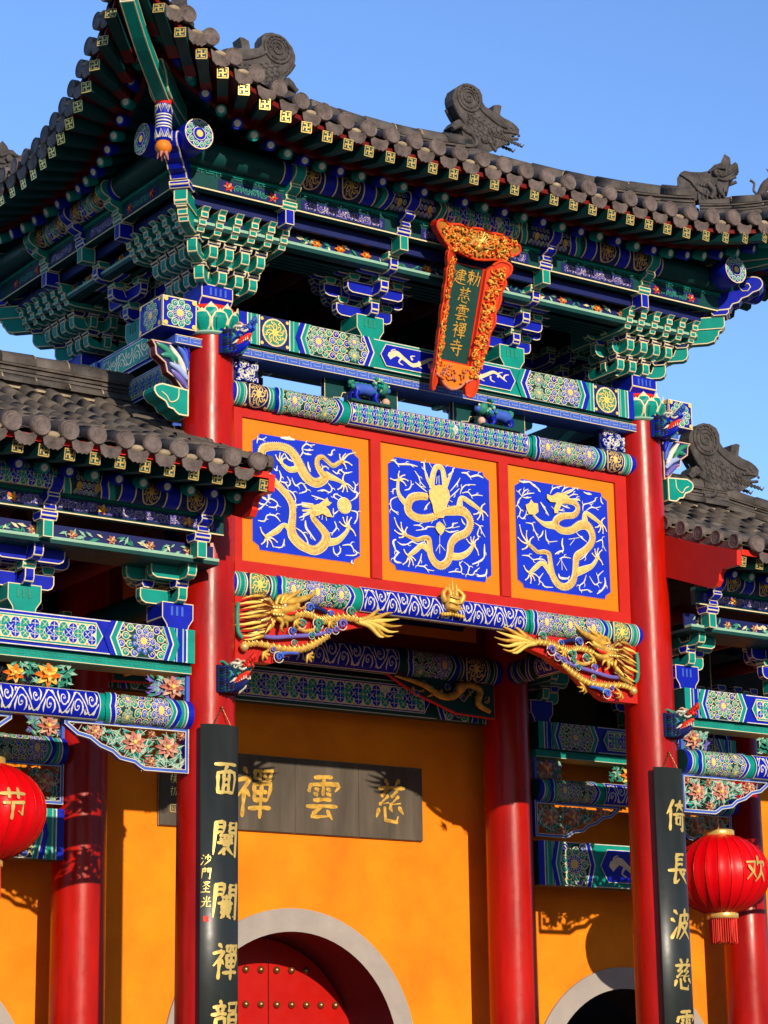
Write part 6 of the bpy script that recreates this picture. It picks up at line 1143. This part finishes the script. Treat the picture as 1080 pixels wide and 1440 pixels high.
m = M(); m.prism(bott, TS, -.06, .02, 'orange', 'red'); m.tube([SF(a, b, .06) for a, b in bott], .013, 'pink', 6); gold_squiggles(m, -.15, .15, .13, .26, 34, 2, lambda a, b, h: SF(a, b, .05+h), ('orange', 'pink')); m.build('sign_apron', sb)
# ---- brush writing
def wr(m, fn, ch, cx, cy, s, mt='gold_leaf', w=9, l=1, th=0, slant=0, sx=1):
    """ch: strokes in a 0..100 box, y down"""
    own = m is None
    if own: m = M()
    P = Paint(m, fn)
    for si, st in enumerate(CH[ch]):
        pts = [(cx+((x-50)+slant*(50-y))*s*sx/100, cy+(50-y)*s/100) for x, y in st]
        n = len(pts); ww = w*s/100
        if n == 2:
            (x0, y0), (x1, y1) = pts; mx, my = (x0+x1)/2, (y0+y1)/2; hor = abs(x1-x0) > abs(y1-y0)*2
            pts = [pts[0], (x0*.8+x1*.2, y0*.8+y1*.2), (mx, my+(.012*s if hor else 0)), (x0*.15+x1*.85, y0*.15+y1*.85), pts[1]]; prof = [.75, 1.1, .72, 1.0, .45] if (hor or abs(x1-x0) < .06*s) else [1.15, 1.1, .85, .5, .15]
        else:
            prof = [.8]+[1.0]*(n-2)+[.35]
            q = [.8, 1.05, .8]
            prof = [prof[i]*(1 if i in (0, n-1) else q[i % 3]+.1) for i in range(n)]
        P.rib(pts, [ww*p for p in prof], mt, l+si*.12, 1 if n > 3 else 3, th=th)
        P.disc(pts[0][0], pts[0][1], ww*.42, mt, l+si*.12+.04, 8)
        if n > 2:
            for p_ in pts[1:-1]: P.disc(p_[0], p_[1], ww*.48, mt, l+si*.12+.07, 8)
    return m
FS = lambda a, b, h: SF(a, b, h+.002)
wr(None, FS, 'chi', .085, 1.16, .155, 'gold', w=9).build('gold_character', sb); wr(None, FS, 'jian', -.075, 1.15, .15, 'gold', w=8).build('gold_character', sb)
for k, ch in enumerate(('ci', 'yun', 'chan', 'si')): wr(None, FS, ch, .01, .975-.172*k, .165, 'gold', w=8.5).build('gold_character', sb)
# =====================================================================
# couplet boards on the front columns
def couplet(name, label, cxx, zt, chars, zs, side):
    r = .285; zb = .9
    t = thing(name, label, 'couplet board', (cxx, -.1, zb), 'couplet boards')
    m = M(); n = 40; a0, a1 = R(-90-36), R(-90+36); c = Vector((cxx, .0, 0))
    vs = []
    for z in (zb, zt):
        for rr_ in (r+.0, r+.028):
            for i in range(n+1): a = a0+(a1-a0)*i/n; vs.append(c+Vector((math.cos(a)*rr_, math.sin(a)*rr_, z)))
    k = n+1; fs = []
    for i in range(n): fs += [(k+i, k+i+1, 3*k+i+1, 3*k+i), (i, 2*k+i, 2*k+i+1, i+1), (2*k+i, 3*k+i, 3*k+i+1, 2*k+i+1), (i, i+1, k+i+1, k+i)]
    fs += [(0, k, 3*k, 2*k), (n, 2*k+n, 3*k+n, k+n)]
    m.add(vs, fs, 'board_black', True)
    bd = m.build('board', t)
    fn = lambda a, b, h: c+Vector((math.sin(a/r)*(r+.028+h), -math.cos(a/r)*(r+.028+h), b))
    for ch, z in zip(chars, zs): wr(None, fn, ch, 0.03, z, .30, 'gold_leaf', 10, 1, 0, .10, .78).build('gold_character', t)
    if side:
        for k_, (ch, z) in enumerate(zip(('sha', 'men', 'sheng', 'guang'), (3.57, 3.46, 3.35, 3.23))): wr(None, fn, ch, -.13, z, .095, 'gold_leaf', 8, 1, 0, .15, .8).build('small_character', t)
        m = M(); P = Paint(m, fn); P.rect(-.15, -.11, 3.07, 3.115, 'bright_red', 1); m.build('red_seal', t)
    m = M(); top = Vector((cxx+.02, -.262, zt+.15)); pa = []
    for sd in (-1, 1):
        e = fn(sd*.075, zt-.005, .0); 
        for k_ in range(9):
            p = top+(e-top)*(k_/9); q = top+(e-top)*((k_+.9)/9); m.tube([p, q], .006 if k_ % 2 else .0035, 'bronze', 5)
    m.ball(top, .014, 'bronze', n=6); m.build('hanging_chain', t)
couplet('couplet_board', 'black curved board with gold characters and small red seal on the left front column', -.02, 4.70, ('mian', 'huan', 'hui', 'chan', 'yunr'), (4.25, 3.75, 3.24, 2.75, 2.29), True)
couplet('couplet_board', 'black curved board with gold brush characters on the right front column, beside the right lantern', 4.945, 4.68, ('yi', 'chang', 'bo', 'ci', 'yun'), (4.22, 3.72, 3.20, 2.73, 2.27), False)
# =====================================================================
# side bays
def fret_bracket(x0, sg, y, zt, L, H, cols_, seed, parent, name='carved_bracket'):
    """pierced floral bracket hanging below a beam, from the column outwards"""
    m = M(); T = FR((x0, y, 0), (sg, 0, 0), (0, 1, 0))
    ed = [(0, zt), (0, zt-H), (.36*L, zt-H), (.40*L, zt-H*.94), (.44*L, zt-H*.86), (.56*L, zt-H*.80), (.62*L, zt-H*.66), (.72*L, zt-H*.56), (.80*L, zt-H*.40), (.90*L, zt-H*.34), (1.0*L, zt-H*.12), (1.0*L, zt)]
    e2 = [(a*.0+min(max(a, .03), L-.035), min(b, zt-.03)) for a, b in ed]
    # border as thin solid strip
    cen = Vector((L*.35, zt-H*.4)); inn = []
    n = len(ed)
    for i in range(n):
        a = Vector(ed[i]); p = Vector(ed[i-1]); q = Vector(ed[(i+1) % n]); d0 = (a-p).normalized(); d1 = (q-a).normalized(); n0 = Vector((-d0.y, d0.x)); n1 = Vector((-d1.y, d1.x)); b = (n0+n1); b.normalize(); inn.append(a+b*.028/max(.5, b.dot(n1)))
    for yy, mt in ((-.03, 'blue_mid'), (.03, 'blue_mid')):
        vs = [T @ Vector((a, yy, b)) for a, b in ed]+[T @ Vector((p.x, yy, p.y)) for p in inn]; m.add(vs, [(i, (i+1) % n, n+(i+1) % n, n+i) for i in range(n)], mt)
    for R_ in (ed, [tuple(p) for p in inn]):
        vs = [T @ Vector((a, -.03, b)) for a, b in R_]+[T @ Vector((a, .03, b)) for a, b in R_]; m.add(vs, [(i, (i+1) % n, n+(i+1) % n, n+i) for i in range(n)], 'blue')
        m.tube([T @ Vector((a, -.031, b)) for a, b in R_]+[T @ Vector((*[R_[0][0]], -.031, R_[0][1]))], .005, 'white', 4)
    o = m.build(name, parent)
    m = M(); fn = lambda a, b, h: T @ Vector((a, -.0-h, b)); rg2 = random.Random(seed)
    def inside(a, b):
        zz = zt-H*(1 if a < .36*L else max(.12, 1-(a/L-.36)*1.38)); return .03 < a < L-.05 and zz+.035 < b < zt-.035
    fl = [(.17*L, zt-H*.45, .105), (.44*L, zt-H*.40, .105), (.76*L, zt-H*.24, .075), (.31*L, zt-H*.80, .055), (.06*L, zt-H*.17, .045), (.30*L, zt-H*.2, .04)]
    for a, b, r in fl: flower(m, fn, a, b, r, cols_[0], cols_[1], 9, th=.035)
    for (a, b, r), (a2, b2, r2) in zip(fl, fl[1:]): m.tube([fn(a, b, -.005), fn((a+a2)/2, (b+b2)/2-.03, -.01), fn(a2, b2, -.005)], .008, 'leaf_green', 5)
    for i in range(210):
        a = rg2.uniform(.03, L*.97); b = zt-rg2.uniform(.04, H-.03)
        if not inside(a, b): continue
        if min(math.hypot(a-p[0], b-p[1])-p[2]*.8 for p in fl) < 0: continue
        t = rg2.uniform(0, 6.28); Lf = rg2.uniform(.032, .056); dx, dy = math.cos(t)*Lf, math.sin(t)*Lf
        v = [(a-dx, b-dy), (a-dy*.45, b+dx*.45), (a+dx, b+dy), (a+dy*.45, b-dx*.45)]
        v = [p if inside(*p) else (a, b) for p in v]
        c = rg2.choice(['leaf_green', 'leaf_green', 'green', 'pale_green'])
        m.add([fn(p[0], p[1], h) for p, h in zip(v, (.0, .012, .006, .012))], [(0, 1, 2, 3)], c); m.add([fn(p[0], p[1], -.012) for p in v], [(0, 1, 2, 3)], c)
        m.tube([fn(a-dx, b-dy, .008), fn(a+dx, b+dy, .014)], .0025, 'white', 4, False)
    m.build('flower_carving', o); return o
def wing(nm, label, s, ox, zoff=0):
    """s=-1 left bay, +1 right bay; u measured outwards from the tower column line at ox"""
    W = thing(nm, label, 'side gate', (ox+s*1.6, 1.15, 0), 'side bays of the gate')
    X = lambda u: ox+s*u
    WL = 3.25
    def xr(u0, u1): return (min(X(u0), X(u1)), max(X(u0), X(u1)))
    for y in (0, DP):
        m = M(); shaft(m, X(WL), y, 6.0); m.build('column', W)
    for y, N, first in ((-.21, (0, -1, 0), True), (DP-.21, (0, -1, 0), False)):
        a, b = xr(.24, WL-.2); L = b-a
        m, P = sq_beam('x', W, None, (a, y, 5.21), (1, 0, 0), N, L, .285, .36, mid=(.78, L-.78), endmed=False, c1='green', c2='blue', cart='tiles', sw=0)
        m.box(a, b, y+.05, y+.30, 5.125, 5.205, 'green'); P2 = Paint(m, lambda p, q, h: Vector((p, y+.05-h, q))); P2.fret(a, b, 5.135, 5.195, 'leaf_green', 1, .007); P2.rib([(a, 5.13), (b, 5.13)], .005, 'line', 1, 1)
        m.build('plate_beam', W)
        m, P = rd_beam((a, y+.11, 4.785), (1, 0, 0), N, L, .115, mid=(.78, L-.78), endmed=False, c1='blue', c2='green', cart='scroll'); m.build('round_tie_beam', W)
        # carved panel pieces between the beams
        for u, c1, c2 in ((.40, 'pale_pink', 'pink'), (1.55, 'yellow', 'orange'), (2.8, 'pale_pink', 'pink')):
            m = M(); fn = lambda p, q, h: Vector((X(p), y+.12-h, q)); wd = .27 if u != 1.55 else .42
            flower(m, fn, u, 5.01, .11, c1, c2, 8, th=.05)
            if u == 1.55: flower(m, fn, u+.3, 5.0, .09, c1, c2, 7, th=.05)
            leaves(m, fn, u-wd*.6, u+wd*.8, 4.92, 5.11, 90, ['leaf_green', 'pale_green', 'purple' if u < 1 else 'leaf_green'], rg, .05)
            if u < 1: m.box(*xr(.24, .27), y+.08, y+.13, 4.9, 5.125, 'blue_mid')
            m.build('carved_flower_block', W)
        fret_bracket(X(.24), s, y+.12, 4.672, 1.15, .375, ('pale_pink', 'pink') if s < 0 else ('pink', 'pale_pink'), 11+s+int(y*10), W)
        fret_bracket(X(WL-.24), -s, y+.12, 4.672, 1.15, .375, ('pink', 'pale_pink'), 31+s, W)
    # third lower beam at the back
    a, b = xr(.24, WL-.2)
    m, P = sq_beam('x', W, None, (a, DP-.15, 3.79), (1, 0, 0), (0, -1, 0), b-a, .46, .2, mid=(.72, b-a-.72), endmed=False, c1='blue', c2='green', cart='dragon'); m.build('lintel', W)
    # bracket sets
    for k, (u, half) in enumerate(((.36, s), (1.78, 0), (3.1, 0))):
        for y, O, S in ((0, (0, -1, 0), (1, 0, 0)), (DP, (0, 1, 0), (-1, 0, 0))):
            cc = ('blue', 'green') if k == 1 else ('green', 'blue')
            hf = half if y == 0 else -half
            m, zt = mid_set((X(u), y, 0), O, S, 5.50, cc[0], cc[1], 2, 1.12, half=0 if k else hf)
            T = FR((X(u), y, 0), O, S); curl_head(m, T, zt-.05, cc[1] if k != 1 else 'blue', cc[0] if k != 1 else 'green', .42, 0, .85); m.build('bracket_set', W)
    for y, N in ((0, Vector((0, -1, 0))), (DP, Vector((0, 1, 0)))):
        O = Vector((min(X(.15), X(4.2)), y, 0)); A = Vector((1, 0, 0)); L = 4.05; T = FR(O, A, N); Z = Vector((0, 0, 1))
        m = M(); m.box(0, L, .36, .46, 6.05, 6.075, 'pale_green', T); m.box(0, L, .0, .455, 6.02, 6.048, 'dark_green', T); m.box(0, L, .34, .36, 6.075, 6.20, 'navy', T)
        f = lambda a, b, h: O+A*a+N*(.36+h)+Z*b; leaves(m, f, .1, L-.1, 6.09, 6.18, 110, ['leaf_green', 'pale_green', 'line'], rg, .05)
        for k in range(11): flower(m, f, .2+.36*k, 6.135, .045, 'pale_pink', 'pink', 6)
        m.build('carved_slat', W)
        m = M(); m.box(0, L, .47, .53, 6.26, 6.40, 'dark_green', T); m.box(0, L, .47, .55, 6.40, 6.43, 'green', T); f = lambda a, b, h: O+A*a+N*(.53+h)+Z*b; P = Paint(m, f); P.rib([(0, 6.265), (L, 6.265)], .010, 'line', 1, 1)
        P.rect(.05, L-.05, 6.285, 6.385, 'navy', 1); P.scroll(.1, L-.1, 6.335, .075, 'purple', 3, .012, .13, 5); P.scroll(.15, L-.15, 6.335, .06, 'line', 2, .004, .1, 6)
        for k in range(5): flower(m, f, .5+.8*k, 6.335, .05, 'yellow', 'orange', 5)
        m.build('carved_eave_board', W)
        m, P = rd_beam(O+N*.60+Z*6.50 if N.y < 0 else O+A*L+N*.60+Z*6.50, A if N.y < 0 else -A, N, L, .095, purlin=-.2); m.build('eave_purlin', W)
    # ---- roof
    def zw(d): return 6.66+.34*d+.05*d*d     # d from the eave (y=-1.27)
    e = 1.27; RX = 2.15       # ridge length
    HI = 2.42
    m = M(); n = 18; sp = .245
    for side in (0, 1):
        Yf = (lambda y: y) if side == 0 else (lambda y: DP-y)
        out = (0, -1, 0) if side == 0 else (0, 1, 0)
        for i in range(n):
            u = .19+sp*(i+.35)-.0; dm = HI if u < RX else max(.15, HI-(u-RX)); cu = max(0, (u-2.6)/2.2)**2.2*.35
            path = [Vector((X(u), Yf(-e+dm*j/9), zw(dm*j/9)+cu*(1-j/9*.9)+.045)) for j in range(10)]
            tile_row(m, path, mt='dusty_tile' if random.random() < .75 else 'tile'); tile_disc(m, Vector((X(u), Yf(-e-.01), zw(0)+cu+.05)), out)
            drip(m, Vector((X(u+sp/2), Yf(-e-.015), zw(0)+cu+.01)), out)
            if random.random() < .75: m.ball(Vector((X(u+sp/2), Yf(-e+.015), zw(0)+cu+.0)), .052, 'mortar', (1.3, 1.0, .6), 7)
            v = []
            for j in range(10):
                for du in (-.5, 0, .5): v.append(Vector((X(u+du*sp), Yf(-e+dm*j/9), zw(dm*j/9)+cu*(1-j/9*.9)-.0+(.02 if du else 0))))
            m.add(v, [(3*j+q, 3*j+q+1, 3*j+q+4, 3*j+q+3) for j in range(9) for q in (0, 1)], 'dusty_tile')
        # verge: short cross tiles along the inner gable with end discs facing the tower column
        for j in range(10):
            d = .10+.245*j; y = Yf(-e+d); z = zw(d)+.05
            tile_row(m, [Vector((X(.13), y, z)), Vector((X(.30), y, z+.02)), Vector((X(.45), y, z+.02))], .062, .3, mt='dusty_tile')
            tile_disc(m, Vector((X(.12), y, z)), (-s, 0, 0), .072)
            if j < 9: drip(m, Vector((X(.105), Yf(-e+d+.12), zw(d+.12)-.0)), (-s, 0, 0), .10, .13)
        v = [Vector((X(u), Yf(-e+HI*j/9), zw(HI*j/9)+.03)) for j in range(10) for u in (.10, .34)]; m.add(v, [(2*j, 2*j+1, 2*j+3, 2*j+2) for j in range(9)], 'mortar')
        v = [Vector((X(.135), Yf(-e+.03+HI*j/9), zw(HI*j/9)+h_)) for j in range(10) for h_ in (-.05, .045)]; m.add(v, [(2*j, 2*j+1, 2*j+3, 2*j+2) for j in range(9)], 'mortar')
    # outer hip slope
    v = [Vector((X(u), y, z)) for u, y, z in ((RX, 1.15, zw(HI)), (4.57, -e, 6.95), (4.57, DP+e, 6.95))]; m.add(v, [(0, 1, 2)], 'tile')
    m.build('roof_tiles', W)
    m = M(); ridge(m, [Vector((X(.16+(RX-.16)*k/8), 1.15, zw(HI)+.03)) for k in range(9)], .95); m.build('main_ridge', W)
    for yy in (-1, 1):
        m = M(); ridge(m, [Vector((X(RX+.05+(2.35)*k/10), 1.15+yy*(2.35)*k/10, zw(HI-2.35*k/10)+.03+.3*(k/10)**2.5)) for k in range(11)], .8); m.build('hip_ridge', W)
    bx = (7.12-4.95) if s > 0 else 2.35
    beast(FR((X(bx-.05), 1.15, zw(HI)+.14), (s, 0, 0), (0, 1, 0))).build('ridge_beast', W)
    for side in (0, 1):
        Yf = (lambda y: y) if side == 0 else (lambda y: DP-y); dv = (0, 1, 0) if side == 0 else (0, -1, 0)
        for k in range(18):
            u = .16+.222*k
            put_rafter(FLY, 'flying_rafter', W, (X(u), Yf(-1.20), 6.545), dv, .2)
            put_rafter(RB if k % 2 else RG, 'round_rafter', W, (X(u+.03), Yf(-.82), 6.52), dv, .43)
        m = M(); x0, x1 = xr(.13, 4.5); sgn = 1 if side == 0 else -1
        def sheet(pts, mt):
            vs = []
            for y, z in pts: vs += [Vector((x0, Yf(y), z)), Vector((x1, Yf(y), z))]
            m.add(vs, [(2*i, 2*i+1, 2*i+3, 2*i+2) for i in range(len(pts)-1)], mt)
        sheet([(-1.235, 6.655), (-1.235, 6.60)], 'bright_red'); sheet([(-1.235, 6.60), (-.78, 6.69), (-.78, 6.60)], 'dark_red'); sheet([(-.78, 6.60), (.95, 7.38)], 'dark_green')
        m.build('eave_board', W)
        # red gable board with cloud-cut foot
        pr = [(-1.23, 6.64), (-1.22, 6.50), (-1.12, 6.50), (-1.02, 6.50), (-.97, 6.46), (-.96, 6.40), (-.92, 6.35), (-.84, 6.345), (-.1, 6.62), (1.15, 7.22), (1.15, 7.66), (.5, 7.27), (0, 7.08), (-.6, 6.85)]
        m = M(); T = FR((X(.10), 0, 0), (0, 1, 0), (1, 0, 0)) if side == 0 else FR((X(.10), DP, 0), (0, -1, 0), (1, 0, 0))
        m.prism(pr, T, -.03, .03, 'red', 'bright_red'); m.build('gable_board', W)
    m = M(); m.box(*xr(.3, 3.3), .9, 1.4, 6.9, 7.1, 'dark_red'); m.box(*xr(.0, 3.4), -.05, DP+.05, 6.60, 6.62, 'dim')
    for u in (.5, 1.78, 3.0): m.tube([(X(u), 0, 6.3), (X(u), DP, 6.3)], .09, 'dark_red', 10)
    m.build('inner_roof_frame', W)
    return W
wing('left_side_gate', 'lower roofed bay left of the tall gate tower, its weathered tile roof nearest the camera', -1, 0)
wing('right_side_gate', 'lower roofed bay right of the tall gate tower, with scroll-tailed ridge beast against the sky', 1, 5.0)
# =====================================================================
# orange wall with arches
hall = thing('orange_hall_wall', 'bright orange plastered wall with grey stone arches behind the columns', 'wall', (2.5, 2.85, 0))
YW = 2.8
arches = [(-1.53, 1.67, 1.34, 1.11), (2.625, 2.042, 1.463, 1.234), (6.88, 1.67, 1.345, 1.115)]
m = M(); xs = sorted({-6.0, 10.5, *[c+r*math.sin(q*PI/2/24)*sg for c, z, r, ri in arches for q in range(25) for sg in (-1, 1)]})
def low(x):
    for c, z, r, ri in arches:
        if abs(x-c) < r-1e-6: return z+math.sqrt(max(0, r*r-(x-c)**2))
    return 0
ZT = 5.6
for a, b in zip(xs, xs[1:]):
    mid_ = (a+b)/2; la = lb = 0
    for c, z, r, ri in arches:
        if abs(mid_-c) < r: la = z+math.sqrt(max(0, r*r-(a-c)**2)); lb = z+math.sqrt(max(0, r*r-(b-c)**2))
    for y in (YW, YW+.74): m.add([(a, y, la), (b, y, lb), (b, y, ZT), (a, y, ZT)], [(0, 1, 2, 3)], 'wall_orange')
m.box(-6, 10.5, YW, YW+.74, ZT, ZT+.02, 'wall_orange')
m.build('wall', hall)
for i, (c, z, r, ri) in enumerate(arches):
    m = M(); n = 40; vs = []
    for q in range(n+1):
        a = PI*q/n; C, S = math.cos(a), math.sin(a)
        for rr_, y in ((r, YW+.02), (r, YW-.03), (ri, YW-.03), (ri, YW+.78)): vs.append((c+rr_*C, y, z+rr_*S))
    m.add(vs, [(4*q+k, 4*q+4+k, 4*q+5+k, 4*q+1+k) for q in range(n) for k in range(2)], 'arch_stone', False)
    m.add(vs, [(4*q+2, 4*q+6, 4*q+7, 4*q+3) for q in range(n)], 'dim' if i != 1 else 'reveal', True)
    for sg in (-1, 1):
        m.box(min(c+sg*ri, c+sg*r), max(c+sg*ri, c+sg*r), YW-.03, YW+.58, 0, z, 'arch_stone')
    m.build('stone_arch', hall)
    if i == 1:
        for sg in (-1, 1):
            m = M(); cd = 2.815; rd_ = 1.42; pts = [(cd+sg*.006, 0.02), (cd+sg*rd_, .02), (cd+sg*rd_, 3.5), (cd+sg*.006, 3.5)]
            m.prism([(a, b) for a, b in pts], FR((0, YW+.80, 0), (1, 0, 0), (0, 1, 0)), -.03, .03, 'door_red', 'door_red')
            dl = m.build('door_leaf', hall, label='red door leaf with rows of bronze studs')
            for zr in range(9):
                zz = 2.95-.345*zr
                for k in range(6):
                    xx = cd+sg*(.095+.178*k)
                    if zz > z and (xx-c)**2+(zz-z)**2 > (ri-.05)**2 or zz < .3 or abs(xx-c) > ri-.05: continue
                    mm = M(); mm.lathe([(.034, 0), (.040, .008), (.036, .02), (.026, .034), (.01, .042), (0, .043)], (0, 0, 0), 'bronze', 12, FR((xx, YW+.77, zz), (1, 0, 0), (0, 0, 1), (0, -1, 0))); mm.build('door_stud', dl)
    else:
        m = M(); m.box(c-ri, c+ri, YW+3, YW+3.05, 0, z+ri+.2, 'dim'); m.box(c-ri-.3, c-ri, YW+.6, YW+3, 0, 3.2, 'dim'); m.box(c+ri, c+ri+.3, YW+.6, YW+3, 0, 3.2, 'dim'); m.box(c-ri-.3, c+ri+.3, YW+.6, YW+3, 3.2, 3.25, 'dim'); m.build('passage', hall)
# painted lintel high on the wall between the back columns, dragon brackets in the shade
m, P = rd_beam((.2, DP-.06, 5.98), (1, 0, 0), (0, -1, 0), 4.6, .14, mid=(1.2, 3.4), cart='scroll', a_med='yellow', medbg='navy', c1='blue', c2='dark_green'); m.build('painted_lintel', hall)
m, P = sq_beam('x', hall, None, (.2, DP+.02, 5.45), (1, 0, 0), (0, -1, 0), 4.6, .36, .12, mid=(.7, 3.9), endmed=False, cart='tiles', c1='blue', c2='dark_green'); m.build('painted_board', hall)
m = M(); m.box(.2, 4.8, DP, DP+.08, 6.15, 7.4, 'dark_red'); 
for k in range(3):
    x0 = .4+1.45*k; m.box(x0, x0+1.3, DP-.02, DP, 6.3, 7.2, 'panel_orange'); P = Paint(m, lambda a, b, h: Vector((a, DP-.02-h, b))); P.poly(octo(x0+.1, x0+1.2, 6.4, 7.1), 'navy', 1); P.dragonlet(x0+.65, 6.75, 1.0, .5, 'line', 3)
m.build('inner_panel_frame', hall)
for x0, sg in ((.24, 1), (4.74, -1)):
    m = M(); F = lambda a, b, h=0: Vector((x0+sg*a, DP-.13-h, b)); T = FR((x0, DP-.13, 0), (sg, 0, 0), (0, 1, 0))
    m.prism([(0, 5.86), (0, 5.48), (.5, 5.50), (.75, 5.58), (1.0, 5.66), (1.25, 5.78), (1.4, 5.86)], T, -.0, .04, 'dark_green', 'bright_red', 'bright_red', .012)
    q = cat([(.10, 5.55, .025), (.25, 5.62, .035), (.22, 5.76, .035), (.40, 5.80, .035), (.55, 5.68, .04), (.72, 5.66, .035), (.9, 5.74, .03), (1.05, 5.78, .025), (1.3, 5.82, .01)], 4)
    m.tube([F(a, b, .04) for a, b, r in q], [r for a, b, r in q], 'gold', 8); m.ball(F(.50, 5.76, .08), .06, 'gold', n=8)
    for k in range(9): m.tube([F(.1+.12*k, 5.70, .03), F(.12+.12*k, 5.66+.03*(k % 3), .05), F(.17+.12*k, 5.64+.05*(k % 2), .03)], [.012, .014, .004], 'gold', 5)
    for k in range(10): swirl(m, F, .12+.10*k, 5.72+.05*((k % 3)-1), .028, 'blue_mid', .03)
    m.build('dragon_bracket', hall)
# side tie beams joining front and back columns (seen through the gate)
for x, nx in ((.0, 1), (4.97, -1)):
    m, P = rd_beam((x, .22 if nx < 0 else DP-.22, 5.98), (0, 1 if nx < 0 else -1, 0), (nx, 0, 0), DP-.44, .12, mid=(.3, 1.5), endmed=False, c1='blue', c2='dark_green', cart='scroll'); m.build('cross_beam', hall)
m = M(); m.box(-.1, 5.1, .1, DP, 7.30, 7.34, 'dim'); m.box(-4, 9.3, DP+.3, DP+.34, 5.5, 6.6, 'dim'); m.build('ceiling_and_shade_sheet', hall)  # ceiling, and a near-black sheet added as shade behind the bay openings
# ---- wall plaque
pl = thing('wall_plaque', 'long black stone plaque with large gold characters on the orange wall above the red door', 'plaque', (2.64, 2.78, 4.6))
m = M()
for x0, x1 in ((1.086, 1.82), (1.824, 2.63), (2.634, 3.40), (3.404, 4.20)): m.box(x0, x1, YW-.045, YW-.002, 4.25, 5.0, 'plaque_black')
m.box(1.08, 4.206, YW-.03, YW-.001, 4.245, 5.006, 'mortar'); m.build('plaque_slab', pl)
fp = lambda a, b, h: Vector((a, YW-.045-h, b))
for ch, x, sz in (('chan', 2.14, .52), ('yun', 2.96, .48), ('ci', 3.80, .48)): wr(None, fp, ch, x, 4.62, sz, 'gold', 9, 1, 0, .10, .86).build('gold_character', pl)
for k, ch in enumerate(('zhao', 'pu', 'chu')): wr(None, fp, ch, 1.235, 4.83-.125*k, .10, 'gold_leaf', 7, 1, 0, .15, .8).build('small_character', pl)
m = M()
P = Paint(m, fp); P.rib([(1.20, 4.38), (1.27, 4.38), (1.27, 4.45), (1.20, 4.45), (1.20, 4.38)], .008, 'gold_leaf', 1, 1); P.rib([(1.22, 4.39), (1.22, 4.44), (1.235, 4.40), (1.25, 4.44), (1.255, 4.39)], .006, 'gold_leaf', 1, 1)
m.build('seal_mark', pl)
# =====================================================================
# lanterns
def lantern(label, x, y, z, chars, ang):
    t = thing('lantern', label, 'lantern', (x, y, z), 'red lanterns')
    a_, b_ = .50, .41; n = 24; m = M(); vs = []; fs = []; K = 14; SB = 4
    for i in range(K+1):
        th = R(17)+(PI-2*R(17))*i/K
        for j in range(n*SB):
            ph = 2*PI*j/(n*SB); k = 1-.028*(math.sin(PI*(j % SB)/SB)); rr_ = a_*math.sin(th)*k
            vs.append((x+rr_*math.cos(ph), y+rr_*math.sin(ph), z+b_*math.cos(th)))
    N_ = n*SB
    for i in range(K):
        for j in range(N_): fs.append((i*N_+j, (i+1)*N_+j, (i+1)*N_+(j+1) % N_, i*N_+(j+1) % N_))
    m.add(vs, fs, 'lantern_red', True); m.build('shade', t)
    m = M()
    for j in range(n):
        ph = 2*PI*j/n; m.tube([(x+(a_*math.sin(th)+.002)*math.cos(ph), y+(a_*math.sin(th)+.002)*math.sin(ph), z+b_*math.cos(th)) for th in [R(17)+(PI-2*R(17))*q/16 for q in range(17)]], .0035, 'rib_red', 4, False)
    m.build('rib_wires', t)
    for sg in (1, -1):
        m = M(); m.lathe([(.155, z+sg*.39), (.160, z+sg*.40), (.160, z+sg*.44), (.150, z+sg*.45), (0, z+sg*.45)], (x, y, 0), 'gold_leaf', 24); m.build('gold_collar', t)
    m = M()
    for ring, rr_ in enumerate((.14, .115, .08)):
        for k in range(38-8*ring):
            a = 2*PI*k/(38-8*ring)+ring; L_ = .25+random.uniform(-.015, .015); p = (x+rr_*math.cos(a), y+rr_*math.sin(a)); m.tube([(p[0], p[1], z-.44), (p[0]*1+random.uniform(-.006, .006), p[1]+random.uniform(-.006, .006), z-.44-L_)], .0055, 'bright_red', 4, False)
    m.build('tassel', t)
    m = M(); m.tube([(x, y, z+.44), (x, y, z+1.1), (x, y, 6.2)], .008, 'bronze', 5); m.build('cord', t)
    for ch, da, dz in chars:
        def fn(u, v, h):
            ph = ang+da+u/a_; q = max(-.95, min(.95, (v)/b_)); st = math.sqrt(1-q*q); return Vector((x+(a_*st+h)*math.cos(ph), y+(a_*st+h)*math.sin(ph), z+v))
        wr(None, fn, ch, 0, dz, .27, 'gold_leaf', 11, 2).build('gold_character', t)
lantern('round red lantern cut by the left picture edge, hanging in the left bay', -1.73, .62, 3.97, (('jie', 0, .02),), R(-90+3))
lantern('round red lantern with gold ribs and tassel beside the right column', 6.53, .8, 3.83, (('huan1', 0, .02),), R(-90+4))
# =====================================================================
m = M(); m.add([(-400, -400, 0), (400, -400, 0), (400, 400, 0), (-400, 400, 0)], [(0, 1, 2, 3)], 'paving'); g = m.build('ground'); g['kind'] = 'structure'
